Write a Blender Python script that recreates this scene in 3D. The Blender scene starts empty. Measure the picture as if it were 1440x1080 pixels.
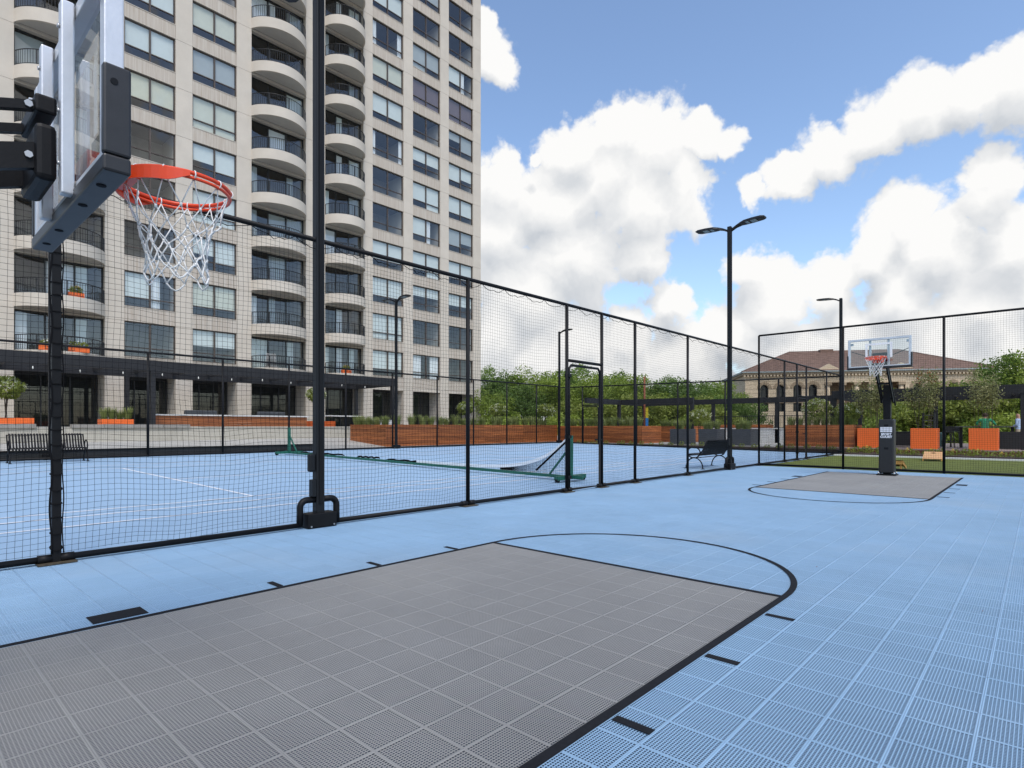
import bpy, bmesh, math, random
import numpy as np
from mathutils import Vector, Matrix, Euler

SC = bpy.context.scene
COL = SC.collection
R = math.radians

# ------------------------------------------------------------------ camera
CAM_H = 1.30
YAW = R(42.3)                       # the lens looks 42 degrees left of the court's long axis
cam = bpy.data.cameras.new('camera')
cam.sensor_width = 36.0
cam.lens = 20.375
cam.shift_y = 0.0417
cam.clip_start = 0.05
cam.clip_end = 4000
camo = bpy.data.objects.new('camera', cam)
camo.location = (0, 0, CAM_H)
camo.rotation_euler = (R(90), 0, YAW)
COL.objects.link(camo)
SC.camera = camo

# ------------------------------------------------------------------ light
SUN_EL, SUN_AZ = R(56), R(118)      # azimuth clockwise from +Y: over the right shoulder
sun = bpy.data.lights.new('sun', 'SUN')
sun.energy = 1.4
sun.angle = R(24)
sun.color = (1.0, 0.955, 0.89)
suno = bpy.data.objects.new('sun', sun)
sd = Vector((math.sin(SUN_AZ) * math.cos(SUN_EL), math.cos(SUN_AZ) * math.cos(SUN_EL), math.sin(SUN_EL)))
suno.rotation_euler = sd.to_track_quat('Z', 'Y').to_euler()
COL.objects.link(suno)

W = bpy.data.worlds.new('World')
SC.world = W
W.use_nodes = True
wt = W.node_tree
for n in list(wt.nodes):
    wt.nodes.remove(n)


def wn(t, **k):
    n = wt.nodes.new(t)
    for a, b in k.items():
        setattr(n, a, b)
    return n


def wl(a, b):
    wt.links.new(a, b)


def wmath(op, a, b=None, c=None, clamp=False):
    n = wn('ShaderNodeMath', operation=op)
    n.use_clamp = clamp
    for i, v in enumerate((a, b, c)):
        if v is None:
            continue
        if isinstance(v, (int, float)):
            n.inputs[i].default_value = v
        else:
            wl(v, n.inputs[i])
    return n.outputs[0]


def look(px, py):
    """unit direction of a spot of the sky, in the place's own axes"""
    x, z = (px - 720) / 815.0, (600 - py) / 815.0
    f = Vector((-math.sin(YAW), math.cos(YAW), 0))
    r = Vector((math.cos(YAW), math.sin(YAW), 0))
    return (f + x * r + Vector((0, 0, z))).normalized()


# cumulus heaps: (x, y, radius) of every lobe, turned into directions and angular radii
LOBES = [(800, 205, 60), (862, 185, 58), (915, 215, 66), (990, 195, 46), (1030, 200, 30), (770, 280, 85), (880, 295, 85),
         (960, 262, 50), (700, 262, 58), (690, 330, 90), (800, 370, 85), (900, 365, 55), (730, 430, 80), (640, 380, 90),
         (1062, 275, 26), (1110, 252, 42), (1165, 218, 54), (1225, 188, 66), (1290, 158, 76), (1360, 128, 84), (1425, 100, 92), (1500, 85, 100), (840, 250, 80), (960, 300, 50), (1120, 505, 90), (1300, 490, 120), (1420, 500, 120), (960, 510, 80), (760, 520, 100), (860, 540, 80), (690, 480, 80),
         (1400, 255, 62), (1385, 300, 58), (1275, 318, 58), (1230, 365, 66), (1325, 350, 80), (1420, 345, 85), (1160, 405, 60),
         (1270, 420, 90), (1390, 430, 90), (1060, 375, 44), (1075, 425, 60), (950, 430, 40), (1030, 470, 60), (1180, 470, 70), (1480, 400, 100),
         (683, 52, 30), (692, 88, 28), (684, 20, 20), (748, 208, 15), (880, 470, 50), (800, 480, 60)]
geo = wn('ShaderNodeTexCoord')
nrm = wn('ShaderNodeVectorMath', operation='NORMALIZE')
wl(geo.outputs['Generated'], nrm.inputs[0])
DIR = nrm.outputs[0]


def wnoise(vec, scale, detail=6, rough=.55, dist=0):
    n = wn('ShaderNodeTexNoise')
    n.inputs['Scale'].default_value = scale
    n.inputs['Detail'].default_value = detail
    n.inputs['Roughness'].default_value = rough
    n.inputs['Distortion'].default_value = dist
    wl(vec, n.inputs['Vector'])
    return n


_warp = wnoise(DIR, 4.5, 6, .6)
_sub = wn('ShaderNodeVectorMath', operation='SUBTRACT')
wl(_warp.outputs['Color'], _sub.inputs[0])
_sub.inputs[1].default_value = (.5, .5, .5)
_sca = wn('ShaderNodeVectorMath', operation='SCALE')
_sca.inputs['Scale'].default_value = .12
wl(_sub.outputs[0], _sca.inputs[0])


def density(vec):
    """heaps and billows of cloud in a direction"""
    add = wn('ShaderNodeVectorMath', operation='ADD')
    wl(vec, add.inputs[0])
    wl(_sca.outputs[0], add.inputs[1])
    vo = wn('ShaderNodeTexVoronoi', feature='F1', normalize=True)
    vo.inputs['Scale'].default_value = 15
    vo.inputs['Detail'].default_value = 2.5
    vo.inputs['Roughness'].default_value = .62
    vo.inputs['Lacunarity'].default_value = 2.2
    wl(add.outputs[0], vo.inputs['Vector'])
    lump = wmath('MULTIPLY_ADD', vo.outputs['Distance'], -1.6, .42)
    best = None
    for (x, y, r) in LOBES:
        c = look(x, y)
        ang = c.angle(look(x + r, y)) * 1.10
        d = wn('ShaderNodeVectorMath', operation='DISTANCE')
        wl(add.outputs[0], d.inputs[0])
        d.inputs[1].default_value = c
        m = wmath('MULTIPLY_ADD', d.outputs['Value'], -1.0 / ang, 1.0)      # 1 in the lobe's middle, 0 at its rim
        best = m if best is None else wmath('MAXIMUM', best, m)
    # the rest of the sky: broken cumulus of the same kind
    field = wnoise(add.outputs[0], 2.3, 3, .5)
    gen = wmath('MULTIPLY_ADD', field.outputs['Fac'], 5.0, -2.75)
    away = wn('ShaderNodeVectorMath', operation='DOT_PRODUCT')
    wl(vec, away.inputs[0])
    away.inputs[1].default_value = look(760, 330)
    off = wmath('MULTIPLY_ADD', away.outputs['Value'], -9.0, 5.2)           # fades in beyond the heaps above
    gen = wmath('SUBTRACT', gen, wmath('SUBTRACT', 1.0, wmath('MINIMUM', wmath('MAXIMUM', off, 0.0), 1.0)))
    return wmath('MAXIMUM', best, gen), lump


B0, L0 = density(DIR)
D0 = wmath('ADD', B0, L0)
fine = wnoise(DIR, 22, 7, .68)
D0f = wmath('ADD', D0, wmath('MULTIPLY_ADD', fine.outputs['Fac'], .55, -.275))
up = wn('ShaderNodeVectorMath', operation='ADD')
wl(DIR, up.inputs[0])
up.inputs[1].default_value = (sd.x * .02, sd.y * .02, .05)
B1, L1 = density(up.outputs[0])
mr = wn('ShaderNodeMapRange', interpolation_type='SMOOTHSTEP')
mr.inputs['From Min'].default_value = -.03
mr.inputs['From Max'].default_value = .27
wl(D0f, mr.inputs['Value'])
MASK = mr.outputs[0]
shade = wmath('ADD', wmath('MULTIPLY_ADD', wmath('SUBTRACT', B0, B1), .9, .585), wmath('MULTIPLY', wmath('SUBTRACT', L0, L1), .42))
cr = wn('ShaderNodeValToRGB')
cr.color_ramp.elements[0].position = .12
cr.color_ramp.elements[0].color = (2.5, 2.65, 2.85, 1)
cr.color_ramp.elements[1].position = .85
cr.color_ramp.elements[1].color = (4.15, 4.13, 4.08, 1)
wl(shade, cr.inputs['Fac'])
sky = wn('ShaderNodeTexSky', sky_type='NISHITA')
sky.sun_disc = False
sky.sun_elevation = SUN_EL
sky.sun_rotation = SUN_AZ
sky.air_density = 1.0
sky.dust_density = 1.0
sky.ozone_density = 2.0
mix = wn('ShaderNodeMix', data_type='RGBA')
wl(MASK, mix.inputs[0])
wl(sky.outputs[0], mix.inputs[6])
wl(cr.outputs[0], mix.inputs[7])
bg = wn('ShaderNodeBackground')
bg.inputs['Strength'].default_value = .145
wl(mix.outputs[2], bg.inputs['Color'])
out = wn('ShaderNodeOutputWorld')
wl(bg.outputs[0], out.inputs['Surface'])
W.cycles.sampling_method = 'MANUAL'
W.cycles.sample_map_resolution = 512

SC.view_settings.view_transform = 'Standard'
SC.view_settings.look = 'None'
SC.view_settings.exposure = 0.70
SC.view_settings.gamma = 1.0
SC.render.engine = 'CYCLES'
SC.cycles.use_denoising = True
SC.cycles.max_bounces = 6
SC.cycles.transparent_max_bounces = 12
SC.cycles.caustics_reflective = False
SC.cycles.caustics_refractive = False

# ------------------------------------------------------------------ materials
MATS = {}


def material(name, col, rough=.6, var=.12, scale=3.0, bump=0.0, bscale=60.0, metal=0.0, spec=.5, stretch=(1, 1, 1), col2=None, trans=0.0):
    """principled material: colour varied by world-space noise, optional fine relief"""
    m = bpy.data.materials.new(name)
    m.use_nodes = True
    t = m.node_tree
    b = t.nodes['Principled BSDF']
    b.inputs['Roughness'].default_value = rough
    b.inputs['Metallic'].default_value = metal
    b.inputs['Specular IOR Level'].default_value = spec
    g = t.nodes.new('ShaderNodeNewGeometry')
    mp = t.nodes.new('ShaderNodeMapping')
    mp.inputs['Scale'].default_value = stretch
    t.links.new(g.outputs['Position'], mp.inputs['Vector'])
    nz = t.nodes.new('ShaderNodeTexNoise')
    nz.inputs['Scale'].default_value = scale
    nz.inputs['Detail'].default_value = 7
    nz.inputs['Roughness'].default_value = .62
    t.links.new(mp.outputs[0], nz.inputs['Vector'])
    rp = t.nodes.new('ShaderNodeValToRGB')
    c1 = [max(0, c * (1 - var)) for c in col]
    c2 = [c * (1 + var) for c in col] if col2 is None else list(col2)
    rp.color_ramp.elements[0].position = .3
    rp.color_ramp.elements[0].color = (*c1, 1)
    rp.color_ramp.elements[1].position = .7
    rp.color_ramp.elements[1].color = (*c2, 1)
    t.links.new(nz.outputs['Fac'], rp.inputs['Fac'])
    t.links.new(rp.outputs[0], b.inputs['Base Color'])
    if bump:
        n2 = t.nodes.new('ShaderNodeTexNoise')
        n2.inputs['Scale'].default_value = bscale
        n2.inputs['Detail'].default_value = 4
        t.links.new(mp.outputs[0], n2.inputs['Vector'])
        bp = t.nodes.new('ShaderNodeBump')
        bp.inputs['Strength'].default_value = bump
        bp.inputs['Distance'].default_value = .02
        t.links.new(n2.outputs['Fac'], bp.inputs['Height'])
        t.links.new(bp.outputs[0], b.inputs['Normal'])
    if trans:
        tr = t.nodes.new('ShaderNodeBsdfTranslucent')
        t.links.new(rp.outputs[0], tr.inputs['Color'])
        mx = t.nodes.new('ShaderNodeMixShader')
        mx.inputs[0].default_value = trans
        t.links.new(b.outputs[0], mx.inputs[1])
        t.links.new(tr.outputs[0], mx.inputs[2])
        t.links.new(mx.outputs[0], t.nodes['Material Output'].inputs['Surface'])
    MATS[name] = m
    return m


def glass(name, tint, ior=1.45, boost=0.0, rough=.0):
    m = bpy.data.materials.new(name)
    m.use_nodes = True
    t = m.node_tree
    t.nodes.remove(t.nodes['Principled BSDF'])
    tr = t.nodes.new('ShaderNodeBsdfTransparent')
    tr.inputs[0].default_value = (*tint, 1)
    gl = t.nodes.new('ShaderNodeBsdfGlossy')
    gl.inputs['Roughness'].default_value = rough
    ge = t.nodes.new('ShaderNodeNewGeometry')               # Schlick reflectance, the same from both sides of the pane
    dt = t.nodes.new('ShaderNodeVectorMath')
    dt.operation = 'DOT_PRODUCT'
    t.links.new(ge.outputs['Normal'], dt.inputs[0])
    t.links.new(ge.outputs['Incoming'], dt.inputs[1])
    prev = dt.outputs['Value']
    f0 = ((ior - 1) / (ior + 1)) ** 2
    fr = None
    for (op, b_, flip) in (('ABSOLUTE', None, 0), ('SUBTRACT', 1.0, 1), ('POWER', 5.0, 0), ('MULTIPLY_ADD', 1 - f0, 0)):
        fr = t.nodes.new('ShaderNodeMath')
        fr.operation = op
        t.links.new(prev, fr.inputs[1 if flip else 0])
        if b_ is not None:
            fr.inputs[0 if flip else 1].default_value = b_
        prev = fr.outputs[0]
    fr.inputs[2].default_value = f0
    ad = t.nodes.new('ShaderNodeMath')
    ad.operation = 'ADD'
    ad.use_clamp = True
    ad.inputs[1].default_value = boost
    t.links.new(fr.outputs[0], ad.inputs[0])
    mx = t.nodes.new('ShaderNodeMixShader')
    t.links.new(ad.outputs[0], mx.inputs[0])
    t.links.new(tr.outputs[0], mx.inputs[1])
    t.links.new(gl.outputs[0], mx.inputs[2])
    t.links.new(mx.outputs[0], t.nodes['Material Output'].inputs['Surface'])
    MATS[name] = m
    return m


def wood(name, dark, light, axis=0):
    st = [22, 22, 22]
    st[axis] = .8
    m = material(name, dark, .5, .0, 1.0, .15, 3.0, stretch=tuple(st), col2=light)
    t = m.node_tree                                  # every board of its own tone
    b = t.nodes['Principled BSDF']
    src = b.inputs['Base Color'].links[0].from_socket
    oi = t.nodes.new('ShaderNodeObjectInfo')
    ma = t.nodes.new('ShaderNodeMath')
    ma.operation = 'MULTIPLY_ADD'
    ma.inputs[1].default_value = .6
    ma.inputs[2].default_value = .66
    t.links.new(oi.outputs['Random'], ma.inputs[0])
    vm = t.nodes.new('ShaderNodeVectorMath')
    vm.operation = 'SCALE'
    t.links.new(src, vm.inputs[0])
    t.links.new(ma.outputs[0], vm.inputs['Scale'])
    t.links.new(vm.outputs[0], b.inputs['Base Color'])
    return m


material('blue_tile', (.255, .40, .555), .5, .05, .8, spec=.35)
material('grey_tile', (.268, .264, .255), .5, .05, .8, spec=.35)
material('court_slab', (.035, .05, .08), .9)
material('line_black', (.012, .013, .016), .85, .25, 40, spec=.15)
material('tennis_blue', (.285, .425, .58), .7, .05, .25, .1, 90)
material('line_white', (.75, .77, .8), .7, .06, 3)
material('black_metal', (.007, .007, .008), .5, .2, 4, .05, 80, spec=.2)
material('pole_metal', (.009, .010, .012), .45, .15, 3, spec=.25)
material('netting', (.008, .008, .009), .9, spec=.1)
material('plate_rust', (.07, .055, .035), .6, .5, 20)
material('steel', (.5, .5, .5), .35, .1, 10, metal=.9)
material('aluminium', (.62, .63, .65), .38, .08, 6, .04, 60, metal=.55)
material('pad_black', (.014, .014, .016), .42, .2, 20, .05, 200)
material('rim_orange', (.78, .065, .012), .32, .06, 10)
material('net_white', (.78, .78, .76), .75, .06, 30)
material('acrylic_white', (.82, .82, .82), .4)
material('sticker_white', (.72, .74, .8), .4, .1, 30)
material('tennis_green', (.008, .10, .065), .45, .15, 4)
material('stone', (.575, .51, .425), .85, .07, .7, .25, 14)
# limestone under the sills: vertical rusty run-off
material('stone_stained', (.56, .505, .43), .88, .0, 1.0, .25, 14, stretch=(11, 11, .45), col2=(.42, .345, .27))
material('stone_soffit', (.52, .48, .42), .9, .06, 1)
material('bronze_frame', (.075, .055, .042), .45, .2, 3)
material('door_frame', (.02, .02, .02), .45)
material('room', (.055, .05, .045), .9, .3, .6)
material('room_wall', (.24, .23, .21), .9, .4, .8)
material('shade_white', (.62, .66, .63), .8, .04, 2)
material('shade_cream', (.58, .58, .47), .8, .05, 2)
material('shade_grey', (.36, .39, .39), .8, .05, 2)
material('shade_mauve', (.135, .098, .105), .8, .06, 2)
material('curtain', (.7, .72, .73), .8, .05, 3)
material('rail_black', (.018, .018, .018), .5)
material('concrete', (.49, .455, .38), .9, .12, .8, .3, 20)
material('concrete_dark', (.30, .28, .25), .9, .2, 1.5, .4, 12)
material('pavement', (.42, .405, .37), .9, .1, .6, .2, 25)
material('mulch', (.012, .011, .01), .95, .5, 30, .6, 40)
material('turf', (.12, .145, .016), .9, .25, 2.5, .9, 300)
material('kerb_white', (.66, .66, .64), .8, .06, 3)
material('bed_soil', (.05, .032, .02), .95, .6, 6, .8, 25)
wood('wood_long', (.20, .052, .014), (.52, .17, .045), 1)
wood('wood_cross', (.20, .052, .014), (.52, .17, .045), 0)
material('deck_wood', (.25, .2, .17), .8, .2, 3)
material('deck_edge', (.12, .03, .016), .7, .25, 3)
material('orange_box', (.85, .15, .022), .45, .04, 2)
material('grey_box', (.065, .07, .078), .6, .1, 3)
material('black_box', (.02, .021, .022), .6, .2, 3)
material('pergola_black', (.026, .026, .028), .6, .15, 2, spec=.25)
material('counter_white', (.62, .6, .57), .5)
material('cushion_grey', (.09, .095, .1), .9)
material('plywood', (.60, .33, .14), .6, .14, 5, stretch=(1, 6, 1))
material('pine', (.55, .29, .07), .6, .16, 5, stretch=(1, 6, 1))
material('bin_teal', (.04, .11, .115), .5)
material('bark', (.075, .055, .04), .95, .35, 8, .5, 25)
material('leaf_a', (.15, .22, .03), .6, .0, .35, col2=(.35, .43, .065), trans=.35)
material('leaf_b', (.10, .17, .028), .6, .0, .35, col2=(.25, .36, .06), trans=.35)
material('leaf_c', (.065, .115, .024), .6, .0, .35, col2=(.17, .26, .045), trans=.35)
material('leaf_d', (.17, .22, .035), .6, .0, 1.2, col2=(.33, .37, .07), trans=.35)
material('leaf_olive', (.14, .16, .04), .6, .0, 2.5, col2=(.38, .36, .16), trans=.3)
material('leaf_russet', (.30, .10, .02), .6, .2, 3, trans=.3)
material('grass_blade', (.15, .21, .04), .7, .0, 2.0, col2=(.40, .42, .15), trans=.3)
material('flower_cream', (.72, .74, .52), .7, .1, 5, trans=.2)
material('flower_white', (.76, .75, .68), .7, .08, 5, trans=.2)
material('flower_gold', (.62, .40, .05), .7, .2, 5)
material('sandstone', (.60, .475, .325), .9, .14, .5, .2, 4)
material('sandstone_dark', (.36, .27, .175), .9, .14, .5)
material('roof_tile', (.175, .108, .08), .85, .3, 1.4, .3, 4)
material('gutter', (.30, .34, .33), .6)
material('museum_glass', (.03, .035, .04), .15, .2, 1)
material('ground', (.16, .15, .13), .95, .25, .1)
material('rust_pole', (.22, .065, .03), .7)
material('banner', (.7, .55, .04), .7, .05)
material('banner_blue', (.04, .22, .55), .7, .05)
material('skin', (.48, .27, .19), .6, .05)
material('hair_brown', (.06, .035, .02), .7)
material('shirt_green', (.05, .42, .20), .8, .1, 9)
material('shirt_blue', (.36, .46, .62), .8, .1, 9)
material('trousers_tan', (.42, .35, .25), .8, .1, 9)
material('trousers_dark', (.03, .03, .035), .8, .1, 9)
material('bulb', (.8, .78, .7), .3)

for nm in ('blue_tile', 'grey_tile'):          # every tile its own slight fade, dusty patches over all
    t = MATS[nm].node_tree
    b = t.nodes['Principled BSDF']
    src = b.inputs['Base Color'].links[0].from_socket
    g = t.nodes.new('ShaderNodeNewGeometry')
    dv = t.nodes.new('ShaderNodeVectorMath'); dv.operation = 'MULTIPLY_ADD'
    dv.inputs[1].default_value = (1 / .2533, 1 / .2533, 0)
    dv.inputs[2].default_value = (1.466 / .2533 + 100, -4.64 / .2533 + 100, 0)
    t.links.new(g.outputs['Position'], dv.inputs[0])
    fl = t.nodes.new('ShaderNodeVectorMath'); fl.operation = 'FLOOR'
    t.links.new(dv.outputs[0], fl.inputs[0])
    wnz = t.nodes.new('ShaderNodeTexWhiteNoise'); wnz.noise_dimensions = '2D'
    t.links.new(fl.outputs[0], wnz.inputs['Vector'])
    ds = t.nodes.new('ShaderNodeTexNoise')
    ds.inputs['Scale'].default_value = 1.1; ds.inputs['Detail'].default_value = 9; ds.inputs['Roughness'].default_value = .7
    t.links.new(g.outputs['Position'], ds.inputs['Vector'])
    ma = t.nodes.new('ShaderNodeMath'); ma.operation = 'MULTIPLY_ADD'
    ma.inputs[1].default_value = .05; ma.inputs[2].default_value = .825
    t.links.new(wnz.outputs['Value'], ma.inputs[0])
    mb = t.nodes.new('ShaderNodeMath'); mb.operation = 'MULTIPLY_ADD'
    mb.inputs[1].default_value = .30
    t.links.new(ds.outputs['Fac'], mb.inputs[0]); t.links.new(ma.outputs[0], mb.inputs[2])
    vm = t.nodes.new('ShaderNodeVectorMath'); vm.operation = 'SCALE'
    t.links.new(src, vm.inputs[0]); t.links.new(mb.outputs[0], vm.inputs['Scale'])
    dr = t.nodes.new('ShaderNodeMapRange')          # trodden dust
    dr.inputs['From Min'].default_value = .52; dr.inputs['From Max'].default_value = .75; dr.inputs['To Max'].default_value = .22
    d2 = t.nodes.new('ShaderNodeTexNoise'); d2.inputs['Scale'].default_value = .55; d2.inputs['Detail'].default_value = 8
    t.links.new(g.outputs['Position'], d2.inputs['Vector']); t.links.new(d2.outputs['Fac'], dr.inputs['Value'])
    mx = t.nodes.new('ShaderNodeMix'); mx.data_type = 'RGBA'
    mx.inputs[7].default_value = (.36, .35, .32, 1)
    t.links.new(dr.outputs[0], mx.inputs[0]); t.links.new(vm.outputs[0], mx.inputs[6]); t.links.new(mx.outputs[2], b.inputs['Base Color'])
glass('window_glass', (.97, .99, .98), 1.5, .07)
glass('door_glass', (.95, .98, .98), 1.5, .07)
glass('acrylic', (.93, .95, .95), 1.45, .02)
glass('shop_glass', (.35, .38, .38), 1.5, .02)

# ------------------------------------------------------------------ builders
BASE = {}


def link(o, parent=None):
    COL.objects.link(o)
    if parent is not None:
        o.parent = parent
    return o


def thing(name, label, cat, loc=(0, 0, 0), group=None):
    o = bpy.data.objects.new(name, None)
    o.empty_display_size = .1
    link(o)
    o.location = loc
    BASE[o] = Vector(loc)
    tag(o, label, cat, group)
    return o


def tag(o, label=None, cat=None, group=None, kind=None):
    if label:
        o['label'] = label
    if cat:
        o['category'] = cat
    if group:
        o['group'] = group
    if kind:
        o['kind'] = kind
    return o


class MB:
    """collects shapes, then links them as one mesh object"""

    def __init__(s):
        s.v, s.f, s.sm = [], [], []

    def add(s, vs, fs, smooth=False):
        o = len(s.v)
        s.v += [tuple(p) for p in vs]
        s.f += [tuple(i + o for i in f) for f in fs]
        s.sm += [smooth] * len(fs)
        return s

    def box(s, x0, x1, y0, y1, z0, z1, mtx=None):
        vs = [Vector((x, y, z)) for z in (z0, z1) for y in (y0, y1) for x in (x0, x1)]
        if mtx is not None:
            vs = [mtx @ p for p in vs]
        return s.add(vs, [(0, 2, 3, 1), (4, 5, 7, 6), (0, 1, 5, 4), (2, 6, 7, 3), (0, 4, 6, 2), (1, 3, 7, 5)])

    def bar(s, p, q, w, h, up=(0, 0, 1)):
        """a rectangular bar from p to q"""
        p, q = Vector(p), Vector(q)
        d = (q - p).normalized()
        u = Vector(up)
        a = d.cross(u)
        if a.length < 1e-4:
            a = d.cross(Vector((1, 0, 0)))
        a.normalize()
        b = a.cross(d).normalized()
        vs = [e + a * (i * w / 2) + b * (j * h / 2) for e in (p, q) for (i, j) in ((-1, -1), (1, -1), (1, 1), (-1, 1))]
        return s.add(vs, [(0, 1, 2, 3), (7, 6, 5, 4), (0, 4, 5, 1), (1, 5, 6, 2), (2, 6, 7, 3), (3, 7, 4, 0)])

    def tube(s, pts, r, n=8, closed=False, caps=True):
        pts = [Vector(p) for p in pts]
        m = len(pts)
        rs = r if isinstance(r, (list, tuple)) else [r] * m
        rings = []
        prev = None
        for i, p in enumerate(pts):
            if closed:
                d = pts[(i + 1) % m] - pts[i - 1]
            else:
                d = pts[min(i + 1, m - 1)] - pts[max(i - 1, 0)]
            d.normalize()
            if prev is None:
                a = d.orthogonal().normalized()
            else:
                a = (prev - d * prev.dot(d))
                if a.length < 1e-5:
                    a = d.orthogonal()
                a.normalize()
            prev = a
            b = d.cross(a)
            rings.append([p + (a * math.cos(t) + b * math.sin(t)) * rs[i] for t in [2 * math.pi * k / n for k in range(n)]])
        o = len(s.v)
        for rg in rings:
            s.v += [tuple(p) for p in rg]
        L = m if closed else m - 1
        for i in range(L):
            j = (i + 1) % m
            for k in range(n):
                k2 = (k + 1) % n
                s.f.append((o + i * n + k, o + i * n + k2, o + j * n + k2, o + j * n + k))
                s.sm.append(n > 4)
        if caps and not closed:
            s.f.append(tuple(o + k for k in range(n))[::-1])
            s.f.append(tuple(o + (m - 1) * n + k for k in range(n)))
            s.sm += [False, False]
        return s

    def prism(s, poly, z0, z1, mtx=None):
        """a vertical prism over a plan outline"""
        n = len(poly)
        vs = [Vector((x, y, z0)) for x, y in poly] + [Vector((x, y, z1)) for x, y in poly]
        if mtx is not None:
            vs = [mtx @ p for p in vs]
        fs = [tuple(range(n))[::-1], tuple(range(n, 2 * n))] + [(i, (i + 1) % n, n + (i + 1) % n, n + i) for i in range(n)]
        return s.add(vs, fs)

    def mesh(s, name, mat, off=None):
        me = bpy.data.meshes.new(name)
        vs = s.v if off is None else [(x - off[0], y - off[1], z - off[2]) for x, y, z in s.v]
        me.from_pydata(vs, [], s.f)
        me.polygons.foreach_set('use_smooth', s.sm)
        me.materials.append(MATS[mat])
        me.update()
        return me

    def build(s, name, mat, parent=None, kind=None, bevel=0):
        b = BASE.get(parent)
        o = bpy.data.objects.new(name, s.mesh(name, mat, b))
        link(o, parent)
        BASE[o] = b if b is not None else Vector((0, 0, 0))
        if kind:
            o['kind'] = kind
        if bevel:
            md = o.modifiers.new('bevel', 'BEVEL')
            md.width = bevel
            md.segments = 2
            md.limit_method = 'ANGLE'
        return o


def npmesh(name, V, F, mat):
    """big mesh from arrays (all faces with the same number of corners)"""
    me = bpy.data.meshes.new(name)
    V = np.asarray(V, np.float32)
    F = np.asarray(F, np.int32)
    k = F.shape[1]
    me.vertices.add(len(V))
    me.vertices.foreach_set('co', V.ravel())
    me.loops.add(F.size)
    me.loops.foreach_set('vertex_index', F.ravel())
    me.polygons.add(len(F))
    me.polygons.foreach_set('loop_start', np.arange(0, F.size, k, dtype=np.int32))
    try:
        me.polygons.foreach_set('loop_total', np.full(len(F), k, dtype=np.int32))
    except Exception:
        pass
    me.materials.append(MATS[mat])
    me.update(calc_edges=True)
    return me


def npobj(name, V, F, mat, parent=None, kind=None):
    b = BASE.get(parent)
    V = np.asarray(V, np.float32)
    if b is not None:
        V = V - np.array(b, np.float32)
    o = bpy.data.objects.new(name, npmesh(name, V, F, mat))
    link(o, parent)
    if kind:
        o['kind'] = kind
    return o


def copy_tree(o, parent=None):
    c = o.copy()
    COL.objects.link(c)
    c.parent = parent
    for ch in list(o.children):
        copy_tree(ch, c)
    return c


def sheet(name, pts, mat, kind='structure', parent=None):
    m = MB()
    m.add(pts, [tuple(range(len(pts)))])
    return m.build(name, mat, parent, kind)


def slab(name, x0, x1, y0, y1, z0, z1, mat, kind='structure', parent=None):
    return MB().box(x0, x1, y0, y1, z0, z1).build(name, mat, parent, kind)


def ribbon(P, Q, t):
    """thin three-sided strands between point arrays P and Q"""
    P, Q = np.asarray(P, float), np.asarray(Q, float)
    d = Q - P
    d /= np.maximum(np.linalg.norm(d, axis=1, keepdims=True), 1e-9)
    ref = np.where(np.abs(d[:, 2:3]) > .8, np.array([[1., 0, 0]]), np.array([[0, 0, 1.]]))
    a = np.cross(d, ref)
    a /= np.linalg.norm(a, axis=1, keepdims=True)
    b = np.cross(d, a)
    V, n = [], len(P)
    for e in (P, Q):
        for k in range(3):
            th = 2 * math.pi * k / 3
            V.append(e + (a * math.cos(th) + b * math.sin(th)) * t)
    V = np.stack(V, 1).reshape(-1, 3)
    o = (np.arange(n) * 6)[:, None]
    F = np.concatenate([o + np.array([[k, (k + 1) % 3, 3 + (k + 1) % 3, 3 + k]]) for k in range(3)], 0)
    return V, F

# ------------------------------------------------------------------ the setting: ground and courts
random.seed(4)
rng = np.random.default_rng(7)
FX, TX = -6.93, -23.9               # the fence between the courts, the fence on the tennis court's far side
NY, FY = 19.88, 30.9                # the basketball court's end fence, the tennis court's end fence


def elev(x):
    """the tennis court falls very slightly towards the basketball court"""
    return max(0.0, min(.22, .0125 * (-7.05 - x)))


MB().box(-1500, 1500, -1500, 1500, -2.2, -2.0).build('ground', 'ground', kind='structure')
MB().box(-60, 40, -60, 62, -1.9, -.30).build('roof_deck', 'pavement', kind='structure')

T = .2533
GX, GY = -1.466, 4.64
court = MB().box(GX - 22 * T, GX + 20 * T, GY - 31 * T, GY + 60 * T, -.28, -.020).build('basketball_court', 'court_slab', kind='structure')


def tile_arrays():
    V, F = [], []

    def strip(x0, x1, y0, y1, z1, z0):
        o = len(V)
        V.extend([(x0, y0, z0), (x1, y0, z0), (x1, y1, z0), (x0, y1, z0), (x0, y0, z1), (x1, y0, z1), (x1, y1, z1), (x0, y1, z1)])
        F.append((o + 4, o + 5, o + 6, o + 7))
        if x1 - x0 < y1 - y0:
            F.extend([(o, o + 4, o + 7, o + 3), (o + 1, o + 2, o + 6, o + 5)])
        else:
            F.extend([(o, o + 1, o + 5, o + 4), (o + 3, o + 7, o + 6, o + 2)])
    h = T / 2 - .0003
    rim = .0074
    i = h - rim
    strip(-h, -i, -h, h, 0, -.0034)
    strip(i, h, -h, h, 0, -.0034)
    strip(-i, i, -h, -i, 0, -.0034)
    strip(-i, i, i, h, 0, -.0034)
    n = 16
    st = 2 * i / (n + 1)
    for k in range(1, n + 1):
        c = -i + st * k
        strip(c - st * .15, c + st * .15, -i, i, -.0006, -.0028)
        strip(-i, i, c - st * .12, c + st * .12, -.0012, -.0034)
    return np.array(V, np.float32), np.array(F, np.int32)


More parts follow.
